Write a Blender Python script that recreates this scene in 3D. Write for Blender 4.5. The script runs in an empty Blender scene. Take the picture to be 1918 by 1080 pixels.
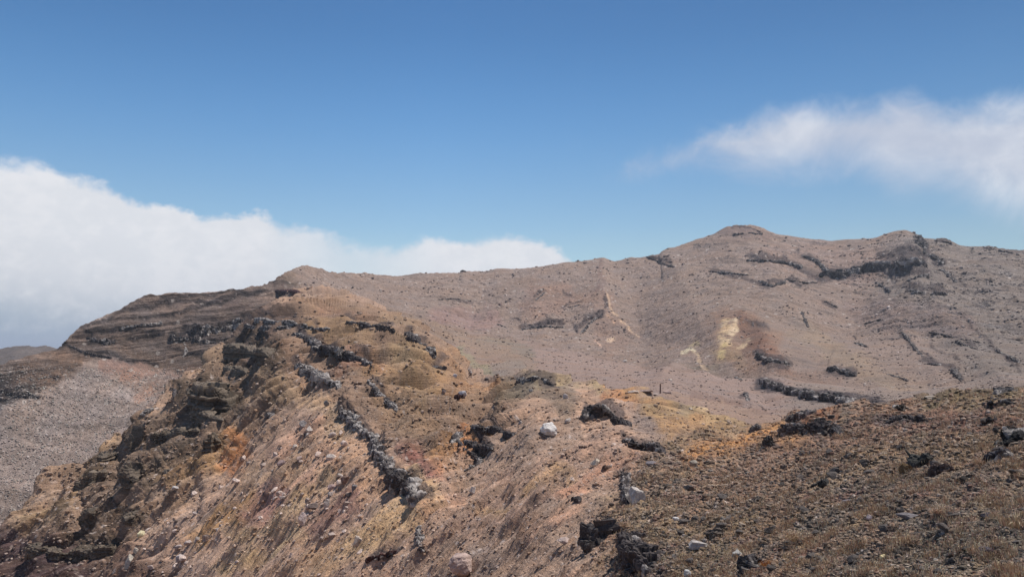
import bpy, math, random
import numpy as np
R = math.radians
random.seed(7); RNG = np.random.default_rng(11)
scn = bpy.context.scene

# ------------------------------------------------------------------ camera
FPX = 1505.0; HOR = 650.0
PITCH = math.atan((HOR - 540.0) / FPX)
cd = bpy.data.cameras.new("camera"); cam = bpy.data.objects.new("camera", cd)
scn.collection.objects.link(cam); scn.camera = cam
cam.location = (0, 0, 0); cam.rotation_euler = (math.pi/2 + PITCH, 0, 0)
cd.sensor_width = 36.0; cd.lens = 36.0 * FPX / 1918.0
cd.clip_start = 0.1; cd.clip_end = 200000.0

# ------------------------------------------------------------------ sun, sky
SUN_AZ = R(68); SUN_EL = R(67)
sd = bpy.data.lights.new("sun", 'SUN'); sun = bpy.data.objects.new("sun", sd)
scn.collection.objects.link(sun)
sd.energy = 4.6; sd.angle = R(0.5); sd.color = (1.0, 0.955, 0.90)
sun.rotation_euler = (math.pi/2 - SUN_EL, 0, math.pi - SUN_AZ)
scn.view_settings.view_transform = 'Standard'; scn.view_settings.look = 'None'
scn.view_settings.exposure = 0.20; scn.view_settings.gamma = 1.0

def build_world():
    w = bpy.data.worlds.new("World"); scn.world = w; w.use_nodes = True
    nt = w.node_tree; N = nt.nodes; L = nt.links; N.clear()
    def mth(op, a, b=None, c=None, clamp=False):
        n = N.new('ShaderNodeMath'); n.operation = op; n.use_clamp = clamp
        for i, v in enumerate((a, b, c)):
            if v is None: continue
            if isinstance(v, (int, float)): n.inputs[i].default_value = v
            else: L.new(v, n.inputs[i])
        return n.outputs[0]
    def mix(f, a, b, blend='MIX'):
        n = N.new('ShaderNodeMix'); n.data_type = 'RGBA'; n.blend_type = blend
        for s, v in ((n.inputs[0], f), (n.inputs[6], a), (n.inputs[7], b)):
            if isinstance(v, (int, float)): s.default_value = v
            elif isinstance(v, tuple): s.default_value = (*v, 1)
            else: L.new(v, s)
        return n.outputs[2]
    def sstep(x, lo, hi):
        n = N.new('ShaderNodeMapRange'); n.interpolation_type = 'SMOOTHSTEP'
        L.new(x, n.inputs[0]); n.inputs[1].default_value = lo; n.inputs[2].default_value = hi
        return n.outputs[0]
    tc = N.new('ShaderNodeTexCoord'); sp = N.new('ShaderNodeSeparateXYZ')
    L.new(tc.outputs['Generated'], sp.inputs[0])
    X, Y, Z = sp.outputs
    az = mth('ARCTAN2', X, Y)                                  # radians, 0 = north (+Y)
    el = mth('DIVIDE', Z, mth('MAXIMUM', mth('SQRT', mth('ADD', mth('MULTIPLY', X, X), mth('MULTIPLY', Y, Y))), 0.01))
    def curve(pts, default):
        # pts: azimuth/elevation knots of a cloud edge, taken from the photograph
        n = N.new('ShaderNodeFloatCurve'); c = n.mapping.curves[0]
        v = []
        for (px, py) in pts:
            a, t = ray(px, py); v.append(((a + 1.2) / 2.4, (t + 0.2) / 0.8))
        c.points[0].location = (0, v[0][1] if default is None else default); c.points[1].location = (1, v[-1][1] if default is None else default)
        for q in v: c.points.new(*q)
        n.mapping.update()
        L.new(mth('DIVIDE', mth('ADD', az, 1.2), 2.4), n.inputs[1])
        return mth('SUBTRACT', mth('MULTIPLY', n.outputs[0], 0.8), 0.2)
    cmb = N.new('ShaderNodeCombineXYZ'); L.new(az, cmb.inputs[0]); L.new(mth('MULTIPLY', el, 1.25), cmb.inputs[1])
    def noise(scale, detail, rough=0.55, off=0.0, dist=0.0):
        n = N.new('ShaderNodeTexNoise'); n.inputs['Scale'].default_value = scale; n.inputs['Detail'].default_value = detail
        n.inputs['Roughness'].default_value = rough; n.inputs['Distortion'].default_value = dist
        m = N.new('ShaderNodeVectorMath'); m.operation = 'ADD'; m.inputs[1].default_value = (off, off*1.7, off*0.3)
        L.new(cmb.outputs[0], m.inputs[0]); L.new(m.outputs[0], n.inputs['Vector'])
        return mth('SUBTRACT', n.outputs[0], 0.5)
    sky = N.new('ShaderNodeTexSky'); sky.sky_type = 'NISHITA'; sky.sun_disc = False
    sky.sun_elevation = SUN_EL; sky.sun_rotation = SUN_AZ
    sky.altitude = 1500; sky.air_density = 1.0; sky.dust_density = 0.6; sky.ozone_density = 1.0
    cr = N.new('ShaderNodeValToRGB'); cr.color_ramp.interpolation = 'B_SPLINE'
    for i, (p, c) in enumerate([(0.10, (1.50,1.30,1.12)), (0.147, (1.45,1.29,1.14)), (0.27, (0.96,1.22,1.32)), (0.40, (0.64,0.92,1.09)), (0.6, (0.55,0.8,1.0))]):
        e = cr.color_ramp.elements[0] if i == 0 else cr.color_ramp.elements.new(p)
        e.position = p; e.color = (*[v/2 for v in c], 1)
    cr.color_ramp.elements.remove(cr.color_ramp.elements[-1]) if cr.color_ramp.elements[-1].position > .9 else None
    L.new(el, cr.inputs[0])
    base = mix(1.0, sky.outputs[0], SKY_TINT, 'MULTIPLY'); base = mix(1.0, base, cr.outputs[0], 'MULTIPLY')
    side = N.new('ShaderNodeMapRange'); L.new(az, side.inputs[0]); side.inputs[1].default_value = -.1; side.inputs[2].default_value = .62; side.inputs[3].default_value = 2.0; side.inputs[4].default_value = 1.42
    cs = N.new('ShaderNodeVectorMath'); cs.operation = 'SCALE'; L.new(base, cs.inputs[0]); L.new(side.outputs[0], cs.inputs['Scale']); base = cs.outputs[0]
    # cumulus bank along the left and middle horizon
    bank = curve([(-500,300),(0,308),(90,320),(160,330),(215,345),(262,374),(330,388),(372,402),(430,392),(482,390),(515,402),(560,420),(620,440),(690,452),
                  (745,456),(800,448),(860,452),(905,444),(945,436),(980,442),(1030,456),(1065,472),(1110,500),(1200,560),(1400,640),(1900,640)], None)
    n1 = noise(9, 8, 0.6, 3.1, 0.3); n2 = noise(34, 6, 0.6, 7.3)
    dens = mth('ADD', mth('SUBTRACT', bank, el), mth('ADD', mth('MULTIPLY', n1, 0.055), mth('MULTIPLY', n2, 0.030)))
    softn = mth('ADD', mth('MULTIPLY', sstep(noise(4, 2, 0.5, 1.3), -0.15, 0.2), 0.028), 0.007)
    bmask = mth('DIVIDE', mth('ADD', dens, 0.004), softn, clamp=True)
    bmask = sstep(bmask, 0.0, 1.0)
    # thinner gap between the two banks
    gap = mth('SUBTRACT', 1.0, mth('MULTIPLY', 0.38, mth('SUBTRACT', 1.0, mth('MULTIPLY', mth('ABSOLUTE', mth('SUBTRACT', az, ray(665, 470)[0])), 9, clamp=True))))
    bmask = mth('MULTIPLY', bmask, gap)
    depth = sstep(mth('ADD', dens, mth('MULTIPLY', n1, 0.10)), 0.02, 0.24)
    ccol = mix(depth, (0.66, 0.68, 0.72), (0.54, 0.56, 0.60))
    low = sstep(mth('ADD', el, mth('ADD', mth('MULTIPLY', az, 0.10), mth('MULTIPLY', n1, 0.06))), 0.03, -0.070)
    ccol = mix(low, ccol, (0.25, 0.34, 0.43))
    puff = sstep(mth('ADD', n1, mth('ADD', n2, mth('MULTIPLY', noise(80, 4, 0.6, 2.2), .5))), -0.15, 0.25)
    ccol = mix(mth('MULTIPLY', puff, 0.45), ccol, (0.78, 0.78, 0.80))
    # torn veil of cloud on the right
    top = curve([(900,560),(1080,420),(1150,335),(1225,290),(1300,264),(1380,236),(1450,218),(1530,208),(1600,198),(1700,186),(1770,205),(1840,200),(1918,190),(2100,170),(2500,150)], None)
    bot = curve([(900,330),(1080,340),(1150,338),(1225,318),(1300,312),(1400,325),(1520,325),(1620,330),(1680,356),(1760,360),(1830,378),(1918,400),(2100,430),(2500,450)], None)
    n3 = noise(7, 9, 0.62, 11.7, 0.6); n4 = noise(22, 8, 0.6, 5.2, 0.4)
    up = mth('ADD', mth('SUBTRACT', top, el), mth('ADD', mth('MULTIPLY', n3, 0.05), mth('MULTIPLY', n4, 0.04)))
    dn = mth('ADD', mth('SUBTRACT', el, bot), mth('ADD', mth('MULTIPLY', n3, 0.07), mth('MULTIPLY', n4, 0.02)))
    vm = mth('MULTIPLY', sstep(up, -0.020, 0.026), sstep(dn, -0.022, 0.050))
    body = sstep(mth('ADD', n3, mth('ADD', mth('MULTIPLY', n4, 0.4), mth('MULTIPLY', sstep(az, 0.10, 0.50), 0.42))), -0.34, 0.20)
    vm = mth('MULTIPLY', vm, mth('ADD', mth('MULTIPLY', body, .8), .2))
    vcol = mix(sstep(mth('ADD', n3, mth('MULTIPLY', az, 0.35)), -0.05, 0.45), (0.46, 0.50, 0.60), (0.76, 0.77, 0.80))
    out = mix(bmask, base, ccol)
    out = mix(mth('MULTIPLY', vm, 0.93), out, vcol)
    bg = N.new('ShaderNodeBackground'); L.new(out, bg.inputs[0]); bg.inputs[1].default_value = 1.0
    # the sky texture is scaled before the clouds are laid over it
    wo = N.new('ShaderNodeOutputWorld'); L.new(bg.outputs[0], wo.inputs[0])

def ray(px, py):
    u = (px - 959.0) / FPX; v = (540.0 - py) / FPX
    y = math.cos(PITCH) - v * math.sin(PITCH); z = math.sin(PITCH) + v * math.cos(PITCH)
    return math.atan2(u, y), z / math.hypot(u, y)
SK = 0.095
SKY_TINT = (0.745*SK, 0.91*SK, 0.98*SK)
build_world()

# ------------------------------------------------------------------ numpy noise
_perm = RNG.permutation(4096).astype(np.int32)
_ang = RNG.random(4096) * 2 * np.pi
_gx = np.cos(_ang).astype(np.float32); _gy = np.sin(_ang).astype(np.float32)
_rv = RNG.random(4096).astype(np.float32)
def hsh(i, j): return _perm[(_perm[i & 4095] + j) & 4095]
def perlin(x, y):
    xi = np.floor(x).astype(np.int32); yi = np.floor(y).astype(np.int32)
    fx = (x - xi).astype(np.float32); fy = (y - yi).astype(np.float32)
    u = fx*fx*fx*(fx*(fx*6-15)+10); v = fy*fy*fy*(fy*(fy*6-15)+10)
    def g(di, dj):
        h = hsh(xi+di, yi+dj); return _gx[h]*(fx-di) + _gy[h]*(fy-dj)
    a = g(0,0); a = a + u*(g(1,0)-a); b = g(0,1); b = b + u*(g(1,1)-b)
    return (a + v*(b-a)) * 1.5
def white(x, y):
    return _rv[hsh(np.floor(x).astype(np.int32), np.floor(y).astype(np.int32))]
def fbm(x, y, o=4, g=0.5):
    s = 0; a = 1.0
    for k in range(o):
        s = s + a*perlin(x*2**k + 17.3*k, y*2**k - 9.1*k); a *= g
    return s
def cells(x, y):                       # Worley: distance to nearest point, and that cell's random value
    xi = np.floor(x).astype(np.int32); yi = np.floor(y).astype(np.int32)
    best = np.full(x.shape, 9., np.float32); val = np.zeros(x.shape, np.float32)
    for i in (-1,0,1):
        for j in (-1,0,1):
            h = hsh(xi+i, yi+j); px = xi+i+_rv[h]; py = yi+j+_rv[(h*7+13) & 4095]
            d = ((px-x)**2 + (py-y)**2).astype(np.float32)
            m = d < best; best = np.where(m, d, best); val = np.where(m, _rv[(h*3+5) & 4095], val)
    return np.sqrt(best), val
def sst(x, a, b):
    t = np.clip((x-a)/(b-a), 0, 1); return t*t*(3-2*t)

# ------------------------------------------------------------------ terrain lofted from ridge lines
# every knot: (photo x, photo y, distance in metres); the knots fix real points of the ridges and valleys
BOTTOM = [(-700,1230,300),(0,1150,190),(200,1150,140),(500,1150,68),(800,1150,34),(1000,1150,20),(1200,1150,12.5),(1500,1150,8),(1918,1150,5.5),(2800,1150,5)]
CREST = [(-700,1400,320),(-200,1185,260),(0,1002,250),(50,955,255),(97,905,260),(130,880,268),(167,868,272),(192,841,280),(236,822,288),(245,800,292),(262,776,300),(330,733,335),(350,715,350),(389,694,385),
         (394,676,395),(433,655,430),(480,606,520),(530,560,590),(560,548,640),(600,546,620),(674,563,560),(740,592,470),(780,612,400),(820,645,330),(850,680,280),(875,702,240),(905,713,200),(940,711,172),(975,706,147),(1005,701,130),
         (1040,708,118),(1100,724,100),(1180,734,88),(1240,742,80),(1300,768,72),(1400,797,60),(1480,790,50),(1560,766,44),(1650,752,40),(1740,744,36),(1830,733,33),(1918,722,30),(2200,690,24),(2800,640,20)]
DIP = [(-700,1450,340),(-200,1240,275),(0,1055,265),(97,960,275),(192,890,296),(262,820,318),(330,770,355),(389,725,408),(433,675,455),(480,612,535),(530,566,600),(560,552,650),(600,549,630),(674,566,570),(740,596,480),(780,617,410),(820,652,342),(850,690,295),(875,722,258),(905,735,220),(1000,745,150),(1040,760,135),(1240,800,98),(1400,860,75),(1480,870,62),(1600,850,55),(1740,830,48),(1918,810,42),(2200,790,36),(2800,780,30)]
MBASE = [(-700,1460,345),(0,1062,268),(192,895,300),(389,730,412),(433,680,460),(480,614,540),(560,553,655),(600,550,635),(674,567,575),(740,597,490),(780,616,425),(820,650,362),(850,686,325),(875,712,295),(905,726,268),(1000,738,225),(1100,752,195),
         (1240,775,165),(1300,795,155),(1400,822,145),(1480,825,140),(1600,805,138),(1740,790,135),(1918,780,130),(2200,760,120),(2800,740,110)]
MMID = [(-700,1490,370),(0,1090,330),(192,918,350),(389,748,445),(433,690,480),(480,616,546),(560,554,662),(600,549,640),(674,566,600),(780,604,500),(900,670,370),(1000,690,330),(1100,705,300),(1240,722,265),(1400,765,235),(1480,775,225),(1600,768,222),(1740,758,220),(1918,745,215),(2800,710,200)]
MCREST = [(-700,1490,400),(0,1085,400),(192,915,420),(389,748,480),(433,692,505),(480,618,552),(560,553,668),(600,547,650),(674,563,640),(780,600,620),(960,633,560),(1071,655,520),(1154,669,490),(1210,680,470),(1321,699,430),(1400,712,400),
          (1440,715,360),(1520,722,330),(1620,745,300),(1740,735,310),(1918,710,310),(2800,680,300)]
VALLEY = [(-700,1475,440),(0,1062,470),(192,898,495),(389,734,530),(433,684,545),(480,619,575),(560,553,680),(600,552,700),(674,574,690),(780,612,680),(960,650,640),(1071,672,600),(1154,684,560),(1210,690,530),(1260,690,490),(1321,702,450),(1400,708,420),
          (1440,706,392),(1520,710,372),(1620,736,340),(1740,728,345),(1918,702,345),(2800,672,340)]
CLIFF = [(-700,1180,530),(-250,950,530),(0,775,535),(60,735,560),(110,700,575),(200,688,585),(300,690,600),(400,655,615),(433,640,630),(500,590,650),(560,552,720),(600,545,760),(700,560,820),(850,590,820),(960,612,800),(1080,622,770),(1190,640,720),
         (1270,650,640),(1310,655,560),(1370,612,600),(1450,605,640),(1600,630,620),(1750,640,560),(1918,640,540),(2800,640,520)]
UPPER = [(-700,1120,590),(-250,900,590),(0,730,570),(60,690,585),(110,665,600),(200,640,610),(300,630,625),(400,600,645),(500,560,690),(540,535,740),(580,525,790),(640,532,860),(760,545,900),(900,545,900),(1050,545,900),(1130,540,870),(1190,555,880),
         (1270,545,850),(1370,520,860),(1450,520,850),(1600,540,830),(1750,540,780),(1918,560,760),(2800,570,720)]
SKYLINE = [(-700,1080,600),(-250,860,600),(0,690,590),(60,664,600),(104,652,608),(116,643,610),(120,634,614),(150,611,620),(200,592,640),(240,573,650),(276,556,660),(330,549,670),(420,546,690),(470,538,710),(512,531,730),(519,522,760),(530,514,780),(545,507,800),(575,502,820),(610,507,850),
           (640,511,900),(720,517,960),(790,513,1000),(860,512,1010),(867,507,1012),(885,506,1014),(930,500,1020),(960,503,1030),(1040,497,1040),(1060,492,1044),(1130,486,1050),(1150,489,1050),(1182,480,1055),(1205,481,1058),(1240,484,1060),(1244,475,1075),(1290,458,1090),(1340,437,1110),(1365,426,1120),(1400,424,1130),
           (1425,429,1135),(1450,438,1140),(1500,446,1140),(1560,453,1130),(1640,446,1110),(1675,437,1100),(1695,434,1100),(1712,439,1095),(1728,450,1085),(1765,449,1080),(1800,457,1070),(1850,460,1050),(1875,466,1040),(1918,469,1030),(2100,482,980),(2800,520,900)]
NA_IN = 1500
aL = np.linspace(R(-62), ray(-60,540)[0], 170, endpoint=False); aM = np.linspace(ray(-60,540)[0], ray(1978,540)[0], NA_IN, endpoint=False)
AZ = np.concatenate([aL, aM, np.linspace(ray(1978,540)[0], R(62), 170)]); NA = len(AZ)
def line(kn, smooth=2):
    a, t, q = zip(*[(*ray(px, py), 1.0/r) for px, py, r in kn])
    T = np.interp(AZ, a, t); Q = np.exp(np.interp(AZ, a, np.log(q)))
    k = np.exp(-0.5*(np.arange(-3*smooth, 3*smooth+1)/smooth)**2); k /= k.sum()
    f = lambda v, kk: np.convolve(np.pad(v, len(kk)//2, mode='edge'), kk, 'valid')
    s2 = 24; k2 = np.exp(-0.5*(np.arange(-3*s2, 3*s2+1)/s2)**2); k2 /= k2.sum()
    return f(T, k), f(Q, k2)
feet = (np.full(NA, -1.0), np.full(NA, 1/1.7))
curves = [feet, line(BOTTOM, 20), line(CREST), line(DIP, 4), line(MBASE, 4), line(MMID, 12), line(MCREST, 4), line(VALLEY, 4), line(CLIFF, 8), line(UPPER, 8), line(SKYLINE, 1)]
sk = curves[-1]
curves += [(sk[0]-0.012, sk[1]/1.04), (sk[0]-0.05, sk[1]/1.25), (sk[0]*0-0.075, sk[1]/2.2), (sk[0]*0-0.085, sk[1]/6), (sk[0]*0-0.022, sk[1]*0+1/26000.), (sk[0]*0-0.0062, sk[1]*0+1/90000.)]
rows = [30, 860, 14, 8, 40, 80, 8, 110, 150, 120, 8, 14, 14, 8, 6, 4]
T = []; Q = []; K = []
for k, n in enumerate(rows):
    (t0, q0), (t1, q1) = curves[k], curves[k+1]
    for s in np.arange(n)/n:
        e = s
        T.append(t0+(t1-t0)*e); Q.append(q0+(q1-q0)*e); K.append(k+s)
T.append(curves[-1][0]); Q.append(curves[-1][1]); K.append(len(rows))
T = np.array(T); Q = np.array(Q); K = np.array(K); NR = len(K)
def blur_rows(A, s, keep):
    kk = np.exp(-0.5*(np.arange(-3*s, 3*s+1)/s)**2); kk /= kk.sum()
    P = np.pad(A, ((3*s, 3*s), (0, 0)), mode='edge'); B = sum(kk[i]*P[i:i+A.shape[0]] for i in range(len(kk)))
    return A + (B-A)*keep[:, None]
keep = ((K > 3.7) & (K < 5.4)) | ((K > 7.4) & (K < 9.7)) | (K < 1.6)
T = blur_rows(T, 10, keep*1.0); Q = blur_rows(Q, 10, keep*1.0)
RR = np.maximum.accumulate(1.0/Q, axis=0); RR = RR + np.arange(NR)[:, None]*1e-4
X = (RR*np.sin(AZ)).astype(np.float64); Y = (RR*np.cos(AZ)).astype(np.float64); Z = T*RR
def project(x, y, z):
    w = y*math.cos(PITCH) + z*math.sin(PITCH); w = np.maximum(w, 1e-3)
    return 959 + FPX*x/w, 540 - FPX*(-y*math.sin(PITCH) + z*math.cos(PITCH))/w
PX, PY = project(X, Y, Z)
KK = np.broadcast_to(K[:, None], X.shape)
isF = KK < 2.0; isM = (KK >= 3.5) & (KK < 6.6); isB = KK >= 6.6
CELL = RR*0.00078
def nrm(X, Y, Z):
    gi = [np.gradient(A, axis=0) for A in (X, Y, Z)]; gj = [np.gradient(A, axis=1) for A in (X, Y, Z)]
    n = np.cross(np.stack(gj, -1), np.stack(gi, -1)); L_ = np.linalg.norm(n, axis=-1, keepdims=True)+1e-12
    n = n/L_; n[n[..., 2] < 0] *= -1
    return n, np.sqrt(gi[0]**2+gi[1]**2+gi[2]**2)
NRM, DS = nrm(X, Y, Z)
for _ in range(3):
    NRM[1:-1] = (NRM[:-2]+NRM[1:-1]*2+NRM[2:])/4; NRM[:, 1:-1] = (NRM[:, :-2]+NRM[:, 1:-1]*2+NRM[:, 2:])/4
NRM /= np.linalg.norm(NRM, axis=-1, keepdims=True)+1e-9
EFF = np.maximum(CELL, DS*(0.35+.65*sst(DS/CELL, 3.0, 8.0)))

def warp(amp):   # organic edges: patch outlines wander with the ground
    sc = 1/(RR*0.05+0.02)
    return None
nx = X/ (0+1); ny = Y
# domain-warp fields at distance-relative scale (log-polar world coordinates are stable on the ground)
LA = AZ[None, :]*np.ones_like(RR); LR = np.log(RR)
LT = T
SX = LA*22.0; SY = T*22.0 + LR*0.9
WX = 16*fbm(SX, SY, 5, 0.62); WY = 12*fbm(SX+31.7, SY-11.2, 5, 0.62)

WXs = 14*fbm(LA*9, T*9+LR*.5, 2, .5); WYs = 10*fbm(LA*9+31.7, T*9+LR*.5-11.2, 2, .5)
# ------------------------------------------------------------------ ground colour and relief zones
def srgb(r, g, b, sat=None):
    c = np.array([r, g, b])/255.0
    c = np.where(c <= 0.04045, c/12.92, ((c+0.055)/1.055)**2.4)
    if sat is not None: l = c.mean(); c = l + (c-l)*sat
    return c
WARM = np.array([1.05, 1.0, .96])
COL = np.zeros(X.shape+(3,)); COL[:] = srgb(136,118,108)
ROUGH = np.full(X.shape, 1.0)          # relief multiplier
CRAG = np.zeros(X.shape)               # blocky lava relief
BEDS = np.zeros(X.shape)               # layered cliff relief
LIFT = np.zeros(X.shape)               # metres
GRASS = np.zeros(X.shape)
def dist_path(pts, m, wob=1.0, smooth=False):
    px = PX[m] + (WXs if smooth else WX)[m]*wob; py = PY[m] + (WYs if smooth else WY)[m]*wob
    best = np.full(px.shape, 1e9)
    if len(pts) == 1: pts = pts*2
    for (x0, y0), (x1, y1) in zip(pts[:-1], pts[1:]):
        dx, dy = x1-x0, y1-y0; L2 = dx*dx+dy*dy+1e-9
        t = np.clip(((px-x0)*dx+(py-y0)*dy)/L2, 0, 1)
        best = np.minimum(best, np.hypot(px-x0-t*dx, py-y0-t*dy))
    return best
def inpoly(pts, m, wob=1.0):           # signed: negative inside
    px = PX[m]+WX[m]*wob; py = PY[m]+WY[m]*wob
    ins = np.zeros(px.shape, bool); P = pts+[pts[0]]
    for (x0, y0), (x1, y1) in zip(P[:-1], P[1:]):
        c = ((y0 > py) != (y1 > py)) & (px < (x1-x0)*(py-y0)/((y1-y0) or 1e-9)+x0); ins ^= c
    return np.where(ins, -1, 1)*dist_path(P, m, wob)
LAY = {'F': isF, 'M': isM, 'B': isB, 'MB': isM | isB, 'A': isF | isM | isB}
def zone(lay, pts, w, col=None, a=1.0, soft=6, wob=1.0, poly=False, rough=None, crag=None, beds=None, lift=None, grass=None, mott=0.35):
    xs = [p[0] for p in pts]; ys = [p[1] for p in pts]; e = w+soft+30
    m = LAY[lay] & (PX > min(xs)-e) & (PX < max(xs)+e) & (PY > min(ys)-e) & (PY < max(ys)+e)
    if not m.any(): return
    d = inpoly(pts, m, wob) if poly else dist_path(pts, m, wob) - w
    k = 1 - sst(d, -soft, soft)
    if mott: k = np.clip(k*(1 + mott*1.6*MOT[m]), 0, 1)
    if col is not None: COL[m] += (np.array(srgb(*col, sat=(.84 if max(col)-min(col) > 45 else .95)))*WARM - COL[m])*(k*a)[:, None]
    for arr, v in ((ROUGH, rough), (CRAG, crag), (BEDS, beds), (GRASS, grass)):
        if v is not None: arr[m] += (v-arr[m])*k
    if lift is not None: ledge(lay, pts, w, lift)
def ledge(lay, pts, w, fac=1.0):       # a hard layer standing out of the slope: sheer on the low side, flush uphill
    xs = [p[0] for p in pts]; ys = [p[1] for p in pts]; e = w*9+20
    m = LAY[lay] & (PX > min(xs)-e) & (PX < max(xs)+e) & (PY > min(ys)-e) & (PY < max(ys)+e)
    if not m.any(): return
    px = PX[m]+WX[m]*.4; py = PY[m]+WY[m]*.4; best = np.full(px.shape, 1e9); sg = np.zeros(px.shape)
    if len(pts) == 1: pts = [pts[0], (pts[0][0]+3, pts[0][1])]
    for (x0, y0), (x1, y1) in zip(pts[:-1], pts[1:]):
        dx, dy = x1-x0, y1-y0; L = math.hypot(dx, dy)+1e-9; t = np.clip(((px-x0)*dx+(py-y0)*dy)/L**2, 0, 1)
        d = np.hypot(px-x0-t*dx, py-y0-t*dy); nxx, nyy = -dy/L, dx/L
        if nxx*.5-nyy < 0: nxx, nyy = -nxx, -nyy
        sd_ = (px-x0)*nxx+(py-y0)*nyy; u = d < best; best = np.where(u, d, best); sg = np.where(u, np.where(sd_ >= 0, d, -d), sg); 
        along = np.where(u, 0, 0)
    ax = (px-pts[0][0])*(pts[-1][0]-pts[0][0])+(py-pts[0][1])*(pts[-1][1]-pts[0][1]); Lt = (pts[-1][0]-pts[0][0])**2+(pts[-1][1]-pts[0][1])**2+1e-9
    q = ax/Lt; en = sst(q, -.03, .08)*(1-sst(q, .92, 1.03))
    prof = sst(sg/w, -.5, .05)*(1-sst(sg/w, .8, 7.0))
    LIFT[m] += fac*prof*en*w*RR[m]/FPX*.5*(1+.2*MOT[m])
# fall-line coordinates (metres): down the crater wall, and down the right-hand mountain
dF = np.array([-0.95, -0.30]); aF = X*dF[0]+Y*dF[1]; bF = -X*dF[1]+Y*dF[0]
dB = np.array([0.55, -0.83]); aB = X*dB[0]+Y*dB[1]; bB = -X*dB[1]+Y*dB[0]
wR = sst(PX, 1000, 1400)*(~isF)
S0 = RR*0.02
def streak(lam, el=5.0, k=0.0):
    f = perlin(aF/(lam*el)+k, bF/lam+k); g = perlin(aB/(lam*el)-k, bB/lam+k)
    return f*(1-wR) + g*wR
def px_scale_noise(fn, npx, k=0.0):    # noise whose wavelength is about npx photo pixels at every distance, blended between octaves
    l = np.log2(np.maximum(RR, 1.0)*npx/FPX); lo = np.floor(l); fr = (l-lo)
    out = np.zeros(X.shape, np.float32)
    for o in np.unique(lo):
        for q, wgt in ((o, 1-fr), (o+1, fr)):
            mm = (lo == o)
            r_ = fn(mm, 2.0**q, k); out[mm] += (r_*wgt[mm])
    return out
def f_iso(m, lam, k): return perlin(X[m]/lam+k, Y[m]/lam-k)
def f_str(m, lam, k):
    f = perlin(aF[m]/(lam*7)+k, bF[m]/lam+k); g = perlin(aB[m]/(lam*4)-k, bB[m]/lam+k); w = wR[m]
    return f*(1-w)+g*w
MOT = px_scale_noise(f_str, 26, 2.1) + 0.6*px_scale_noise(f_iso, 11, 5.5)
STR = px_scale_noise(f_str, 9, 8.8)
FIN = px_scale_noise(f_iso, 4.5, 3.3)

LAVA = (62,55,55); 
# -- crater wall (near) broad colours
zone('F', [(-800,1500),(-800,900),(240,780),(520,540),(840,600),(900,720),(1150,730),(1250,900),(1100,1250)], 0, (170,138,114), poly=True, soft=30)
zone('F', [(-100,1180),(-100,900),(250,790),(430,640),(520,560),(600,700),(480,830),(350,950),(200,1080)], 0, (148,124,104), poly=True, soft=30, rough=1.7, beds=.35)
zone('F', [(-100,1300),(-60,1060),(60,1010),(220,990),(330,1080),(300,1200)], 0, (98,78,68), poly=True, soft=30, rough=2.2, a=.85)
zone('F', [(-40,1030),(60,1060),(120,1100)], 60, (74,58,58), soft=30, a=.9)
for p, w, c in [([(60,985),(150,930),(230,860)],14,(164,134,94)), ([(190,850),(225,830)],12,(162,130,94)), ([(330,900),(420,860),(450,830)],22,(168,128,80)), ([(440,870),(455,840)],20,(190,122,68)),
                ([(380,1010),(440,970),(470,940)],22,(158,118,66)), ([(460,1010),(560,940),(620,880)],16,(168,138,98)), ([(480,900),(560,860)],26,(164,134,104)),
                ([(560,1010),(640,950),(720,900)],20,(170,132,100)), ([(680,1010),(790,940),(770,900)],28,(186,152,108)), ([(600,1060),(700,1010),(780,960)],20,(184,150,108)),
                ([(620,830),(700,860),(720,900)],34,(176,138,106)), ([(430,720),(560,740),(640,800)],26,(160,132,100)), ([(350,680),(420,700)],22,(150,124,96)), ([(500,1040),(560,1000)],14,(178,152,114)),
                ([(540,1080),(640,1040)],18,(174,140,106)), ([(420,1070),(470,1040)],12,(170,140,94)), ([(480,960),(530,920)],20,(150,108,98)), ([(600,980),(660,940)],18,(142,106,96)),
                ([(560,900),(620,860)],14,(180,138,112)), ([(520,860),(600,800)],14,(176,134,110))]:
    zone('F', p, w, c, soft=14, a=.72)
# orange and ochre flanks under the rim
zone('A', [(545,556),(600,550),(760,597),(835,615),(860,700),(960,712),(1000,760),(900,860),(760,860),(640,760),(540,690)], 0, (148,121,100), poly=True, soft=22, rough=1.8, beds=.32)
for p, w, c in [([(540,600),(620,570)],18,(150,118,88)), ([(590,620),(680,640)],18,(158,126,84)), ([(650,590),(780,620)],9,(156,130,98)), ([(700,700),(800,720)],26,(172,134,82)),
                ([(820,690),(860,740),(950,735)],20,(172,130,90)), ([(860,740),(960,725)],9,(168,124,84)), ([(840,640),(850,670)],12,(166,140,108)), ([(720,760),(800,800)],26,(154,124,92)),
                ([(830,860),(880,830),(860,900)],26,(194,140,80)), ([(870,800),(880,870)],12,(190,118,62)), ([(780,860),(840,900)],16,(150,84,70)), ([(760,850),(800,880)],14,(118,72,72)),
                ([(540,680),(600,720)],24,(150,112,82)), ([(640,700),(700,690)],12,(150,100,78)), ([(600,590),(700,600)],6,(132,92,80)), ([(740,660),(800,690)],14,(164,138,96)),
                ([(900,905),(960,880)],10,(182,110,66)), ([(760,720),(800,760)],18,(160,130,92)), ([(840,780),(900,760)],14,(146,118,92)), ([(800,960),(860,940)],12,(170,120,90))]:
    zone('F', p, w, c, soft=12, a=.48)
zone('A', [(600,548),(700,572),(790,602),(870,640),(960,645),(880,612),(780,580),(660,556)], 14, (142,119,104), poly=True, soft=20, a=.85)
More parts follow.
